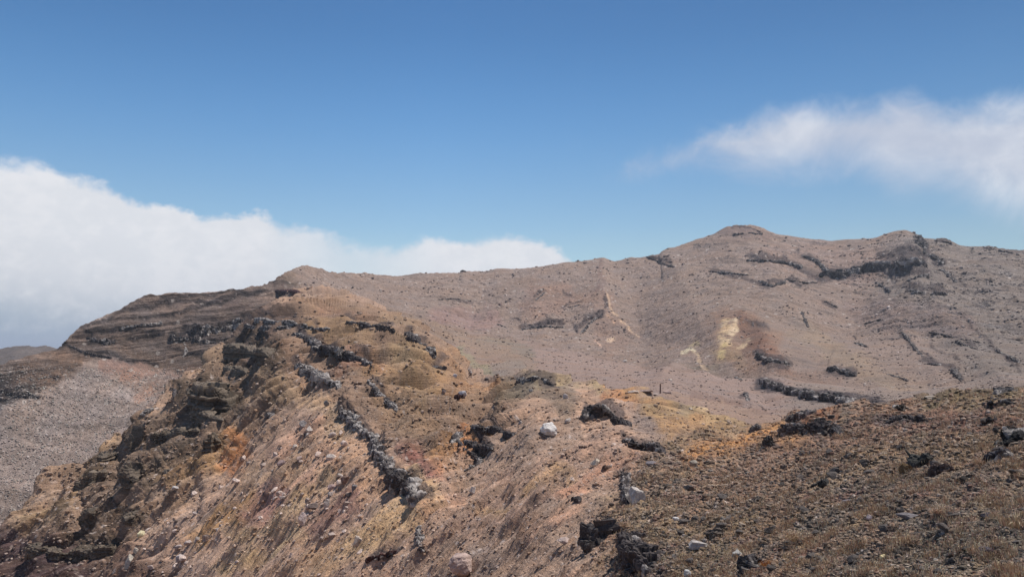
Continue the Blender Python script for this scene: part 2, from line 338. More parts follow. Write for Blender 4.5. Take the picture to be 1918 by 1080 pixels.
# grey ash ribs
for p, w, c in [([(960,720),(1010,715),(1060,760)],22,(118,106,94)), ([(940,760),(1000,740)],18,(120,108,92)), ([(1000,705),(1060,712),(1160,735)],9,(154,134,98)),
                ([(860,900),(960,860),(1060,820)],30,(142,122,108)), ([(900,1000),(1040,920),(1150,860)],50,(150,124,108)), ([(820,1080),(1000,1040),(1100,960)],60,(144,122,106)),
                ([(900,960),(960,950),(1060,880)],7,(160,126,84)), ([(1040,930),(1140,880),(1190,860)],10,(172,126,98)), ([(1000,1000),(1080,960)],14,(176,134,106)), ([(850,1090),(900,1040)],20,(128,112,102))]:
    zone('F', p, w, c, soft=12, a=.8)
# orange saddle by the post
for p, w, c in [([(1180,745),(1240,765)],20,(176,128,70)), ([(1140,745),(1190,760)],12,(166,112,74)), ([(1240,790),(1340,800)],18,(172,130,76)), ([(1250,750),(1330,785),(1400,800)],7,(186,158,112)),
                ([(1220,770),(1290,775)],10,(140,122,94)), ([(1260,840),(1400,800)],16,(150,122,82)), ([(1200,740),(1300,760)],6,(176,148,100))]:
    zone('F', p, w, c, soft=10, a=.68)
# dark gravelly shoulder in the foreground with dry grass
zone('F', [(1090,1300),(1150,950),(1220,860),(1400,810),(1490,785),(1600,755),(2000,700),(2900,500),(2900,1400)], 0, (112,94,76), poly=True, soft=60, rough=2.1, grass=1.0, mott=.5)
zone('F', [(1500,1300),(1560,1080),(1640,960),(1800,940),(2000,880),(2900,800),(2900,1400)], 0, (96,88,78), poly=True, soft=40, grass=.75, rough=2.0)
_p1 = px_scale_noise(f_iso, 130, 1.9); _p2 = px_scale_noise(f_iso, 75, 8.3); _g = (isF*GRASS)
for _n, _c, _t in ((_p1, (80,76,72), .05), (_p2, (142,112,92), .10), (_p1*-1, (146,124,98), .12), (_p2*-1, (120,90,82), .2)):
    COL += (np.array(srgb(*_c))-COL)*(_g*sst(_n+.35*MOT, _t, _t+.3)*.75)[..., None]
for p, w, c in [([(1290,860),(1400,830),(1480,810)],14,(176,124,66)), ([(1440,830),(1500,820)],10,(160,116,72)), ([(1440,870),(1600,820),(1700,790)],26,(130,100,82)), ([(1500,790),(1550,775)],12,(154,98,60)),
                ([(1610,778),(1700,768)],9,(136,100,76)), ([(1700,790),(1900,800)],20,(112,82,70)), ([(1350,930),(1500,880)],24,(124,98,78)), ([(1600,860),(1900,830)],16,(120,98,72)),
                ([(1240,1000),(1400,980)],22,(118,100,74)), ([(1300,900),(1420,860)],14,(132,104,86)), ([(1740,755),(1918,735)],10,(112,98,70)), ([(1260,1060),(1360,1030)],18,(110,96,72)),
                ([(1380,1000),(1520,970)],14,(126,100,72)), ([(1560,960),(1680,930)],12,(74,70,64)), ([(1700,1030),(1900,1020)],26,(76,72,64)), ([(1500,990),(1560,980)],16,(80,76,70))]:
    zone('F', p, w, c, soft=14, a=.8)
zone('F', [(425,665),(470,620),(525,570),(560,600),(500,690),(440,720)], 0, (120,100,88), poly=True, soft=14, beds=.7)
zone('F', [(330,760),(440,690),(480,730),(420,800),(330,850),(240,930),(170,960),(200,880),(260,810)], 0, (130,110,94), poly=True, soft=22, beds=.6)
# -- middle slope
zone('M', [(560,530),(780,590),(1071,645),(1330,690),(1480,700),(1480,860),(800,800),(560,560)], 0, (142,121,112), poly=True, soft=14, mott=.1)
zone('M', [(640,560),(760,600),(860,640),(900,690),(1000,690),(940,640),(820,596),(700,556)], 0, (140,117,102), poly=True, soft=34, a=.85)
for p, w, c in [([(620,550),(700,580),(840,610)],8,(148,122,98)), ([(640,565),(860,622)],2.5,(112,84,78)), ([(700,580),(900,640),(1000,680)],16,(138,118,104)), ([(900,640),(1000,660)],10,(128,114,102)), ([(860,620),(1000,640),(1150,670),(1320,700)],3,(120,100,88)),
                ([(900,700),(980,690)],14,(132,118,108)), ([(1250,750),(1400,775),(1470,790)],14,(150,124,108)), ([(860,655),(900,700)],12,(138,128,106)), ([(1300,740),(1440,770)],4,(124,100,90))]:
    zone('M', p, w, c, soft=5, a=.8)
# -- left cliff and scree
zone('B', [(-900,1600),(-900,600),(90,640),(280,540),(520,530),(560,540),(430,660),(250,860),(0,1100)], 0, (144,128,121), poly=True, soft=12, mott=.35, rough=.6)
zone('B', [(-60,730),(-60,640),(110,640),(122,632),(280,545),(525,520),(575,545),(470,680),(360,700),(215,676),(120,684),(0,760)], 0, (142,122,112), poly=True, soft=9, rough=1.3, beds=.8)
zone('B', [(-300,900),(-300,760),(0,700),(60,690),(110,672),(150,680),(80,722),(0,768)], 0, (112,98,92), poly=True, soft=7, beds=.8, rough=1.4)
zone('B', [(60,668),(110,655),(170,678),(90,715),(20,712)], 0, (140,112,94), poly=True, soft=10, beds=.4)
for p, w, c in [([(240,700),(310,735),(280,780)],16,(142,120,110)), ([(300,720),(380,720),(340,700)],24,(128,108,98)), ([(250,740),(280,730)],9,(150,120,106)), ([(200,690),(330,700),(420,670)],10,(146,112,98)), ([(150,660),(240,665),(290,672)],7,(140,118,104)),
                ([(300,690),(400,690)],14,(144,120,106)), ([(330,600),(400,590)],10,(128,112,106)), ([(420,570),(470,590)],12,(122,104,98)), ([(230,650),(310,650)],9,(124,108,100)), ([(0,690),(40,675)],8,(170,150,140))]:
    zone('B', p, w, c, soft=5, a=.8)
for p, w in [([(118,640),(134,655),(190,666),(205,668)],3.5), ([(185,665),(240,678),(300,680)],3), ([(160,620),(230,618),(300,624)],4), ([(170,632),(215,640)],6), ([(220,600),(330,588),(430,560),(500,545)],3), ([(150,612),(240,580),(330,565),(420,572),(480,550)],4),
             ([(350,618),(430,612),(470,600)],11), ([(320,632),(400,636),(430,640)],8), ([(300,560),(380,556),(480,545)],3), ([(240,632),(300,628)],5), ([(30,738),(70,742)],4), ([(0,736),(60,738)],3), ([(90,705),(110,707)],2), ([(320,650),(390,660)],4)]:
    zone('B', p, w, (74,66,66), soft=3.5, a=.85, crag=.7, wob=.5, lift=.6)
zone('B', [(515,545),(570,552)], 7, (72,50,48), soft=4, a=.95, rough=1.8)
zone('B', [(525,520),(560,512),(600,520),(570,540),(540,535)], 0, (122,104,92), poly=True, soft=5)
# -- right-hand mountain
zone('B', [(560,500),(1040,480),(1240,470),(1400,400),(1918,400),(2900,480),(2900,900),(1200,760),(560,600)], 0, (139,120,110), poly=True, soft=8, mott=.12)
zone('B', [(1700,420),(2000,440),(2900,480),(2900,820),(1850,740),(1700,600),(1640,560)], 0, (127,115,108), poly=True, soft=40, mott=.3, rough=1.6)
for p, w, c in [([(820,600),(880,590),(920,600)],18,(146,118,112)), ([(1010,545),(1060,560),(1000,580)],22,(146,118,104)), ([(1090,570),(1130,560)],16,(142,116,102)), ([(1128,490),(1120,560)],3,(118,96,90)),
                ([(1130,545),(1160,600),(1190,625)],4,(148,122,108)), ([(1130,600),(1150,640)],20,(138,114,102)), ([(1370,625),(1440,640),(1400,670)],34,(142,110,90)), ([(1398,615),(1425,635),(1405,655)],15,(108,80,68)),
                ([(1500,620),(1600,680),(1700,740)],18,(146,126,108)), ([(1640,690),(1740,740)],14,(142,122,108)), ([(1430,650),(1460,680)],18,(132,94,76)), ([(1340,660),(1380,670)],14,(150,122,92)), ([(1260,700),(1350,690)],8,(116,104,90)),
                ([(1450,480),(1640,500)],26,(140,118,108)), ([(1260,520),(1500,600)],30,(138,119,108)), ([(1600,570),(1800,620)],26,(126,108,102)), ([(1440,690),(1560,710)],14,(134,110,98)), ([(1360,440),(1430,440)],9,(118,98,92))]:
    zone('B', p, w, c, soft=10, a=.7)
for p, w, c in [([(1362,620),(1356,648)],10,(204,172,130)), ([(1378,618),(1370,632)],6,(212,184,148)), ([(1376,656),(1392,645),(1404,636)],3,(204,172,134)), ([(1276,669),(1290,664),(1300,668)],2.4,(214,196,160)), ([(1294,655),(1306,650)],6,(170,150,116)), ([(1300,670),(1325,695)],3,(178,150,122)),
                ([(1132,548),(1142,575),(1172,605),(1190,622)],1.5,(206,170,138)), ([(1150,632),(1146,636)],4,(206,172,142)), ([(1138,592),(1150,606)],1.5,(190,150,122)), ([(1116,638),(1122,645)],2,(190,152,132)), ([(1355,655),(1350,665)],8,(190,164,112))]:
    zone('MB', p, w, c, soft=max(2.5, w*.7), a=.85, wob=.5, mott=1.3)
for p, w in [([(1245,486),(1262,494)],1.6), ([(1210,482),(1235,490),(1262,500)],3.2), ([(1330,508),(1380,515),(1440,540)],3.5), ([(1400,487),(1470,490),(1500,500),(1540,518)],4.5), ([(1510,482),(1545,505),(1570,516)],4), ([(1540,516),(1580,508),(1640,500),(1690,496),(1722,498)],9), ([(1640,482),(1720,484)],5),
             ([(1712,440),(1728,470),(1726,500)],5), ([(1725,475),(1745,485),(1765,490)],5), ([(1440,536),(1465,528)],5), ([(1480,520),(1500,532)],5), ([(1500,470),(1500,475)],3), ([(1370,430),(1400,430)],4), ([(1400,428),(1420,436)],3), ([(1750,449),(1780,454)],3), ([(1840,462),(1905,474)],2.4),
             ([(978,616),(1010,612),(1055,612)],4), ([(1010,609),(1050,607)],3), ([(1086,625),(1110,600),(1128,590)],5), ([(962,598),(975,602)],2), ([(1004,560),(1020,546)],2), ([(1050,578),(1090,570)],1.6), ([(1130,560),(1134,575)],4), ([(1055,552),(1068,556)],2),
             ([(1420,665),(1450,680),(1480,675)],7), ([(1440,690),(1470,685)],6), ([(1550,690),(1600,700)],7), ([(1400,610),(1440,615)],3), ([(1545,564),(1565,574)],2.5), ([(1620,605),(1650,598)],2), ([(1705,545),(1730,550)],6), ([(1745,550),(1770,552)],6), ([(1690,510),(1735,515)],8), ([(1700,530),(1712,538)],4),
             ([(1680,620),(1720,660),(1760,690)],2), ([(1730,630),(1830,650)],1.6), ([(1740,650),(1800,680)],1.6), ([(1800,600),(1918,700)],1.6), ([(1850,650),(1918,690)],2), ([(1730,680),(1780,690),(1800,710)],5), ([(1640,500),(1640,510)],8), ([(850,560),(880,563)],1.5), ([(820,558),(840,560)],1.2), ([(1620,510),(1680,520)],3)]:
    zone('MB', p, w, (78,68,68), soft=3.0, a=.82, crag=.8, wob=.45, lift=.9)
zone('MB', [(1420,715),(1470,728),(1520,742),(1600,752),(1660,758)], 8, (72,64,66), soft=4, crag=1.0, wob=.4, lift=1.2)
zone('MB', [(1395,735),(1400,745)], 5, (80,68,66), soft=4, crag=.8)

_l = px_scale_noise(lambda mm, lam, k: perlin((X[mm]*.83+Y[mm]*.55)/(lam*3.2)+k, Z[mm]/(lam*.55)+.4*perlin(X[mm]/lam, Y[mm]/lam)-k), 12, 3.9)
_z = (sst(PX, 1560, 1700)*1.0 + ((PX > 1300) & (PX < 1760) & (PY < 545) & (PY > 440))*.8)*(KK >= 8)*(KK < 9.95)
_m2 = px_scale_noise(f_iso, 55, 7.7)
_k = np.clip(_z*sst(np.abs(_l), .12, .03)*sst(_m2, -.25, .2), 0, 1)
COL += (np.array(srgb(76,68,68))-COL)*(_k*.8)[..., None]; CRAG = np.maximum(CRAG, _k*.6)
_z3 = ((PX > 300) & (PX < 900) & isF & (PY < 1000))*sst(np.abs(px_scale_noise(lambda mm, lam, k: perlin(aF[mm]/(lam*1.2)+k, bF[mm]/(lam*3)-k), 16, 6.9)), .05, .01)*sst(_m2, .0, .4)
COL += (np.array(srgb(96,80,72))-COL)*(_z3*.6)[..., None]; CRAG = np.maximum(CRAG, _z3*.4)

# -- dark lava sheets cropping out along the near crater wall
NEARLAVA = [([(560,688),(600,704),(640,722)],8,1.2), ([(645,765),(670,790),(700,820),(725,860),(745,885)],11,1.0), ([(735,890),(775,910),(800,938)],17,1.2), ([(552,625),(590,640),(640,662),(690,680)],7,1.2), ([(500,598),(560,605),(600,620)],4,.9), ([(595,650),(650,665)],6,1.0),
            ([(650,602),(690,610),(735,620)],4.5,1.4), ([(755,622),(770,640),(800,665)],5,.9), ([(690,710),(715,740),(745,770)],5,.6), ([(808,690),(835,688)],4.5,1.0), ([(545,620),(580,640)],7,1.0), ([(480,615),(530,612)],4,.8),
            ([(1100,770),(1130,768),(1165,785)],11,.6), ([(1170,820),(1200,835),(1240,842)],9,.45), ([(890,800),(960,812)],6,.8), ([(880,830),(925,838)],7,.7), ([(850,825),(870,815)],7,.4),
            ([(1165,1000),(1200,1040),(1230,1070)],20,.25), ([(1165,890),(1180,930)],8,.25), ([(1125,1000),(1140,980)],10,.2), ([(790,985),(792,1030)],6,.5), ([(1480,800),(1540,810)],12,.3), ([(1640,790),(1720,785)],7,.2), ([(970,715),(1010,708),(1040,720)],8,.3),
            ([(700,1045),(760,1030)],8,.4), ([(500,930),(508,910)],4,.5)]
for p, w, h in NEARLAVA:
    zone('F', p, w*.75, (80,72,72), soft=3, a=.8, crag=1.0, wob=.45, lift=h*.7)
# layered ash bluffs on the spur
for p, w in [([(360,750),(400,750),(440,762)],26), ([(365,780),(420,785)],14), ([(440,660),(500,665),(520,672)],14), ([(430,690),(470,700)],9), ([(250,800),(290,790)],12), ([(250,830),(270,825)],10), ([(185,875),(215,860),(225,855)],10), ([(150,920),(200,895)],14), ([(280,850),(340,855),(370,840)],13), ([(250,920),(262,880)],15), ([(290,905),(325,885)],20), ([(400,840),(420,830)],13),
             ([(335,735),(340,725)],8), ([(180,980),(230,960)],16), ([(250,970),(270,975)],14), ([(510,700),(530,690)],12), ([(150,1010),(220,1030)],20), ([(470,640),(510,645)],8), ([(120,980),(125,950)],8)]:
    zone('F', p, w, (92,80,68), soft=6, a=.7, beds=.7, wob=.6, lift=.25, mott=.6)

def spur(lay, pts, w, hgt):            # rounded rib (or, if negative, gully) running down a slope
    xs = [p[0] for p in pts]; ys = [p[1] for p in pts]; e = w*3+10
    m = LAY[lay] & (PX > min(xs)-e) & (PX < max(xs)+e) & (PY > min(ys)-e) & (PY < max(ys)+e)
    d = dist_path(pts, m, .8, True); LIFT[m] += hgt*RR[m]/FPX*w*.5*(np.exp(-d/w)*.6+np.exp(-(d/w)**2)*.4)
for p, w, h in [([(1128,492),(1124,540),(1108,590),(1085,630)],20,.5), ([(1130,545),(1165,600),(1192,640)],12,.25), ([(1178,520),(1190,600),(1195,650)],45,-.4), ([(1020,545),(1000,575),(960,605)],14,.6), ([(1040,600),(1010,640)],20,.5), ([(900,540),(880,600)],30,-.6),
                ([(850,520),(800,580)],26,.4), ([(1385,600),(1340,640),(1290,668),(1240,700)],18,.9), ([(1430,610),(1440,660),(1480,700)],22,.5), ([(1350,700),(1420,730),(1440,760)],16,-.7), ([(1290,668),(1320,700)],8,.7), ([(1620,560),(1500,700)],40,-.5), ([(1400,440),(1440,520)],24,.5),
                ([(1240,490),(1300,560),(1320,620)],40,.4), ([(1700,500),(1800,640),(1900,730)],30,.6), ([(1760,500),(1918,640)],20,-.5), ([(1640,560),(1760,700)],16,.5), ([(575,504),(600,540)],18,.5), ([(640,530),(700,570)],14,-.4), ([(700,520),(760,570)],20,.3),
                ([(960,625),(1080,650),(1200,680)],5,-.8), ([(760,560),(900,610)],18,.35), ([(1460,560),(1600,680),(1660,740)],22,.5), ([(1400,628),(1385,650)],12,-.8), ([(1395,735),(1402,755)],8,.8), ([(1380,750),(1440,790)],10,.5)]: spur('MB', p, w, h)
for p, w, h in [([(520,640),(420,760),(330,860),(200,1000)],30,.6), ([(620,620),(520,700),(460,760)],18,.7), ([(560,760),(440,850),(330,930)],22,.7), ([(700,680),(600,740),(520,800)],16,.6), ([(760,760),(700,790)],12,.6), ([(660,860),(540,950),(400,1060)],20,.7), ([(720,900),(620,990),(540,1070)],16,.7),
                ([(800,950),(700,1020),(640,1080)],18,.8), ([(850,650),(760,720),(700,740)],14,.7), ([(900,720),(820,770),(760,800)],14,.8), ([(960,740),(880,790)],12,.6), ([(1010,705),(960,780),(860,880),(800,960)],34,.7), ([(870,780),(850,860)],16,-.8), ([(905,850),(870,890)],14,-.8),
                ([(600,700),(500,780),(400,880)],14,-.6), ([(700,800),(600,880),(500,960)],14,-.5), ([(820,760),(760,830)],14,-.7), ([(650,640),(570,700)],12,-.6), ([(740,640),(680,690)],12,-.6), ([(1150,740),(1120,860),(1000,1000)],40,.3), ([(460,1080),(560,1010),(640,950)],14,-.5), ([(740,960),(660,1020)],10,-.6)]: spur('F', p, w*.75, h*.8)

# ------------------------------------------------------------------ relief
# wide-scale gullies and hummocks, then octaves down to about the size of a pixel
H = np.zeros(X.shape)
SLP = np.ones(X.shape)
lat = 0.55 + 0.45*sst(MOT, -0.6, 0.8)
for o in range(-5, 7):
    lam = 2.0**o
    wgt = sst(lam/EFF, 2.0, 4.5) * (1 - sst(lam/RR, 0.05, 0.12))
    m = wgt > 0.01
    if not m.any(): continue
    k = o*3.77
    iso = perlin(X[m]/lam+k, Y[m]/lam+2*k)
    f = perlin(aF[m]/(lam*4)+k, bF[m]/lam-k); g = perlin(aB[m]/(lam*4)-k, bB[m]/lam+k)
    st = f*(1-wR[m]) + g*wR[m]
    gravel = GRASS[m]
    n = iso*(0.55+.45*gravel) + (st*0.7 + (0.45-np.abs(st)*1.6)*.55)*(1-gravel)
    H[m] += (0.055+.075*(isF[m]*(1-gravel))*sst(lam/RR[m],.002,.006))*lam*wgt[m]*ROUGH[m]*n*(1.0+0.9*isF[m]*(1-gravel)*sst(lam/RR[m], .012, .03))
# stones: rounded bumps
for o in range(-5, 4):
    lam = 2.0**o
    wgt = sst(lam/EFF, 3.2, 6.0) * (1 - sst(lam/RR, 0.010, 0.02))
    m = wgt > 0.02
    if not m.any(): continue
    d, v = cells(X[m]/lam+o*5.1, Y[m]/lam)
    bump = np.clip(0.36*v-d*0.62, 0, 1)*(v > .45)
    H[m] += bump*lam*wgt[m]*ROUGH[m]*(.25+.35*GRASS[m]+.2*(~isF[m])*(PX[m] > 430))
CRAG = CRAG*sst(EFF/CELL, 5.0, 2.2)
# crags: blocks broken along joints
def crag_field(scale_px, k):
    l = np.log2(np.maximum(RR*scale_px/FPX, 0.02)); lo = np.floor(l); out = np.zeros(X.shape)
    act = CRAG > 0.03
    for o in np.unique(lo[act]):
        m = act & (lo == o); lam = 2.0**o*1.4
        d, v = cells(X[m]/lam+k, Y[m]/lam-k); out[m] = (v-0.35)*lam*0.9 - d*lam*0.35
    return out
H += CRAG*(crag_field(11, 1.3) + crag_field(5, 4.4)*1.0)*0.4
H += LIFT*np.where(isF, .4+.6*sst(DS/CELL, 9, 3), 1)
# beds: hard and soft layers, stepping in and out of the face
W = Z - 0.17*X*isB + np.where(isB, 1.1*fbm(X/60, Y/60, 3), .5*fbm(X/25, Y/25, 3))
def layer(w, th, k):
    i = np.floor(w/th+k); f = w/th+k-i
    a = _rv[(i.astype(np.int64)*31+int(k*13)) & 4095]; b = _rv[((i.astype(np.int64)+1)*31+int(k*13)) & 4095]
    return a+(b-a)*sst(f, 0.70, 1.0)
th = np.where(isF, 0.8, 3.6)
bed = layer(W, th, 1.7)*0.6 + layer(W, th*0.31, 5.2)*0.4
bm = BEDS > 0.02
Hb = np.zeros(X.shape); Hb[bm] = BEDS[bm]*(bed[bm]-0.45)*th[bm]*1.15
COL *= (1 - (BEDS*0.50*sst(bed, 0.50, 0.66)*(0.85+.15*MOT)))[..., None]

# silhouettes keep their measured height: fade relief where the surface is far behind the skyline
HN = H + Hb*0.7
X1 = X + NRM[..., 0]*HN; Y1 = Y + NRM[..., 1]*HN; Z1 = Z + NRM[..., 2]*HN
# push bedded faces outwards (toward the viewer side of the valley) as well as up
# fine colour variation of the stones themselves
GZ = sst(DS/CELL, 7.0, 2.5)              # no vertex-sized grain where the mesh rows lie far apart
br = 1 + 0.16*MOT*(1+.8*(isF*(1-GRASS))) + 0.17*STR*GZ*(1-.5*GRASS)*(1+1.1*isF) + 0.16*FIN*GZ
COL *= np.clip(br, .45, 1.7)[..., None]
tint = px_scale_noise(f_iso, 40, 9.1)
COL *= (1 + np.stack([0.07*tint, 0*tint, -0.08*tint], -1))
def specks(npx, prob, col, k, a=0.9, mask=None, size=0.30):
    l = np.log2(RR*npx/FPX); lo = np.floor(l)
    for o in np.unique(lo):
        m = lo == o
        if mask is not None: m = m & mask
        if not m.any(): continue
        lam = 2.0**o
        d, v = cells(X[m]/lam*1.0+k, Y[m]/lam*0.8-k)
        hit = (v < prob*GZ[m]) & (d < size)
        mm = np.zeros(m.sum()); mm[hit] = a
        COL[m] += (np.array(srgb(*col))-COL[m])*mm[:, None]
vis = K[:, None]*np.ones_like(RR) < 10.2
specks(7, .07, (168,150,140), 1.0, .6, vis & ~isF)
specks(6, .20, (90,78,72), 2.0, .6, vis & isF); specks(6, .10, (100,88,82), 2.0, .5, vis & ~isF)
specks(12, .03, (190,174,164), 3.0, .7, vis)
specks(7, .12, (172,152,138), 5.0, .6, vis & isF)
sc_m = vis & isB & (PX < 420) & (PY > 690)
specks(7, .16, (186,170,160), 7.0, .6, sc_m); specks(6, .14, (108,94,90), 8.0, .5, sc_m)
gm = isF & (GRASS > .5)
specks(8, .22, (66,60,56), 11.0, .7, gm); specks(10, .12, (150,116,90), 12.0, .6, gm); specks(7, .14, (52,49,48), 13.0, .8, gm); specks(12, .05, (150,142,134), 14.0, .8, gm)
COL *= (1+.29*isF*GRASS)[..., None]
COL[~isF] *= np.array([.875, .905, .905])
COL[isB] *= (1+(PX < 430)*(.22*MOT+.12*px_scale_noise(f_str, 60, 12.2)))[isB][:, None]
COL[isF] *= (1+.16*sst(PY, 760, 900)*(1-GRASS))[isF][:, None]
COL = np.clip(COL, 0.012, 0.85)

def new_mesh_np(name, verts, faces, loops=4, cols=None, smooth=False):
    me = bpy.data.meshes.new(name); nv = len(verts); nf = len(faces)
    me.vertices.add(nv); me.vertices.foreach_set("co", verts.astype(np.float32).ravel())
    me.loops.add(nf*loops); me.loops.foreach_set("vertex_index", faces.astype(np.int32).ravel())
    me.polygons.add(nf); me.polygons.foreach_set("loop_start", np.arange(nf, dtype=np.int32)*loops)
    me.polygons.foreach_set("use_smooth", np.full(nf, smooth))
    me.update(calc_edges=True)
    if cols is not None:
        at = me.color_attributes.new("surface", 'FLOAT_COLOR', 'POINT')
        c4 = np.ones((nv, 4), np.float32); c4[:, :3] = cols[:, :3]; c4[:, 3] = cols[:, 3] if cols.shape[1] > 3 else 1; at.data.foreach_set("color", c4.ravel())
    return me

def ground_mat(name, sc_list, bump=0.5, rough=0.95, lam=1.0, mid=2.0, dip=0.0):
    m = bpy.data.materials.new(name); m.use_nodes = True; nt = m.node_tree; N = nt.nodes; L = nt.links
    b = N['Principled BSDF']; b.inputs['Roughness'].default_value = rough
    b.inputs['Specular IOR Level'].default_value = 0.15
    at = N.new('ShaderNodeAttribute'); at.attribute_name = 'surface'
    geo = N.new('ShaderNodeNewGeometry'); col = at.outputs['Color']; hs = None
    for sc, amt in sc_list:
        n = N.new('ShaderNodeTexNoise'); n.inputs['Scale'].default_value = sc; n.inputs['Detail'].default_value = 6; n.inputs['Roughness'].default_value = .7
        L.new(geo.outputs['Position'], n.inputs['Vector'])
        mr = N.new('ShaderNodeMapRange'); mr.inputs[1].default_value = .25; mr.inputs[2].default_value = .75
        mr.inputs[3].default_value = 1-amt; mr.inputs[4].default_value = 1+amt; L.new(n.outputs[0], mr.inputs[0])
        mx = N.new('ShaderNodeVectorMath'); mx.operation = 'SCALE'; L.new(col, mx.inputs[0]); L.new(mr.outputs[0], mx.inputs['Scale']); col = mx.outputs[0]
        if hs is None: hs = n.outputs[0]; hsc = sc
    L.new(col, b.inputs['Base Color'])
    bp = N.new('ShaderNodeBump'); bp.inputs['Strength'].default_value = bump; bp.inputs['Distance'].default_value = 0.8/hsc
    L.new(hs, bp.inputs['Height'])
    # fine bedding that shows on steep layered faces, and mid-sized broken relief
    mp = N.new('ShaderNodeMapping'); mp.inputs['Scale'].default_value = (lam*.10, lam*.10, lam*1.9); rt = N.new('ShaderNodeMapping'); rt.inputs['Rotation'].default_value = (0, dip, 0); L.new(geo.outputs['Position'], rt.inputs[0]); L.new(rt.outputs[0], mp.inputs[0])
    nb = N.new('ShaderNodeTexNoise'); nb.inputs['Scale'].default_value = 1.0; nb.inputs['Detail'].default_value = 5; nb.inputs['Roughness'].default_value = .75; L.new(mp.outputs[0], nb.inputs['Vector'])
    r1 = N.new('ShaderNodeMapRange'); r1.inputs[1].default_value = .42; r1.inputs[2].default_value = .58; L.new(nb.outputs[0], r1.inputs[0])
    wt = N.new('ShaderNodeMath'); wt.operation = 'MULTIPLY'; L.new(r1.outputs[0], wt.inputs[0]); L.new(at.outputs['Alpha'], wt.inputs[1])
    dk = N.new('ShaderNodeMapRange'); dk.inputs[3].default_value = 1.12; dk.inputs[4].default_value = .62; L.new(wt.outputs[0], dk.inputs[0])
    m2 = N.new('ShaderNodeVectorMath'); m2.operation = 'SCALE'; L.new(col, m2.inputs[0]); L.new(dk.outputs[0], m2.inputs['Scale']); L.new(m2.outputs[0], b.inputs['Base Color'])
    b2 = N.new('ShaderNodeBump'); b2.inputs['Strength'].default_value = .8; b2.inputs['Distance'].default_value = .5/lam; L.new(wt.outputs[0], b2.inputs['Height']); L.new(bp.outputs[0], b2.inputs['Normal'])
    n3 = N.new('ShaderNodeTexNoise'); n3.inputs['Scale'].default_value = mid; n3.inputs['Detail'].default_value = 7; n3.inputs['Roughness'].default_value = .72; L.new(geo.outputs['Position'], n3.inputs['Vector'])
    b3 = N.new('ShaderNodeBump'); b3.inputs['Strength'].default_value = .65; b3.inputs['Distance'].default_value = .9/mid; L.new(n3.outputs[0], b3.inputs['Height']); L.new(b2.outputs[0], b3.inputs['Normal'])
    L.new(b3.outputs[0], b.inputs['Normal'])
    return m
MG = ground_mat('gravel slope', [(9, .28), (60, .25), (.8, .20), (2.6, .16)], .6, lam=1.3, mid=1.1)
MM = ground_mat('ash slope', [(1.2, .22), (.25, .12)], .6, lam=1., mid=.5)
MB_ = ground_mat('mountain rock', [(.6, .22), (.1, .10)], .6, lam=.35, mid=.22, dip=.17)

def strip(name, r0, r1, mat):
    n = r1-r0+1
    v = np.stack([X1[r0:r1+1], Y1[r0:r1+1], Z1[r0:r1+1]], -1).reshape(-1, 3)
    i = np.arange(n-1)[:, None]*NA + np.arange(NA-1)[None, :]
    f = np.stack([i, i+1, i+NA+1, i+NA], -1).reshape(-1, 4)
    me = new_mesh_np(name, v, f, 4, np.concatenate([COL, BEDS[..., None]], -1)[r0:r1+1].reshape(-1, 4), smooth=True)
    me.materials.append(mat); o = bpy.data.objects.new(name, me); scn.collection.objects.link(o); o['kind'] = 'structure'
    return o
kd1 = int(np.searchsorted(K, 3.0)); kd2 = int(np.searchsorted(K, 7.0)); kd3 = int(np.searchsorted(K, 12.0))
strip('ground', 0, kd1, MG)
strip('slope', kd1, kd2, MM)
strip('mountain', kd2, kd3, MB_)
strip('terrain', kd3, NR-1, MB_)

# distant hill at the far left, beyond the crater
def far_hill():
    n, mrow = 260, 60
    kn = [(-900,700),(-500,640),(-200,655),(-60,660),(0,654),(25,649),(50,646),(85,649),(110,655),(180,668),(300,690),(420,720)]
    a, t = zip(*[ray(*q) for q in kn]); az = np.linspace(R(-60), ray(400,540)[0], n)
    crest = np.interp(az, a, t); v = []
    for j in range(mrow):
        s = j/(mrow-1); r = 1900 + 900*s
        if s <= .75: tt = -0.09 + (crest+0.09)*(1-(1-s/.75)**2)
        else: tt = crest - 0.25*(s-.75)**1.2
        x = r*np.sin(az); y = r*np.cos(az); z = tt*r + 7*fbm(x/90+3, y/90, 5, .6)*(1 if j > 1 else 1)
        v.append(np.stack([x, y, z], -1))
    v = np.array(v); i = np.arange(mrow-1)[:, None]*n + np.arange(n-1)[None, :]
    f = np.stack([i, i+1, i+n+1, i+n], -1).reshape(-1, 4); v = v.reshape(-1, 3)
    c = np.array(srgb(112,98,88))[None, :]*(1+.25*fbm(v[:, 0]/60, v[:, 1]/60, 5, .65)[:, None])
    me = new_mesh_np('hill', v, f, 4, np.clip(c, .02, .8), True); me.materials.append(MB_)
    o = bpy.data.objects.new('hill', me); scn.collection.objects.link(o); o['kind'] = 'structure'
far_hill()

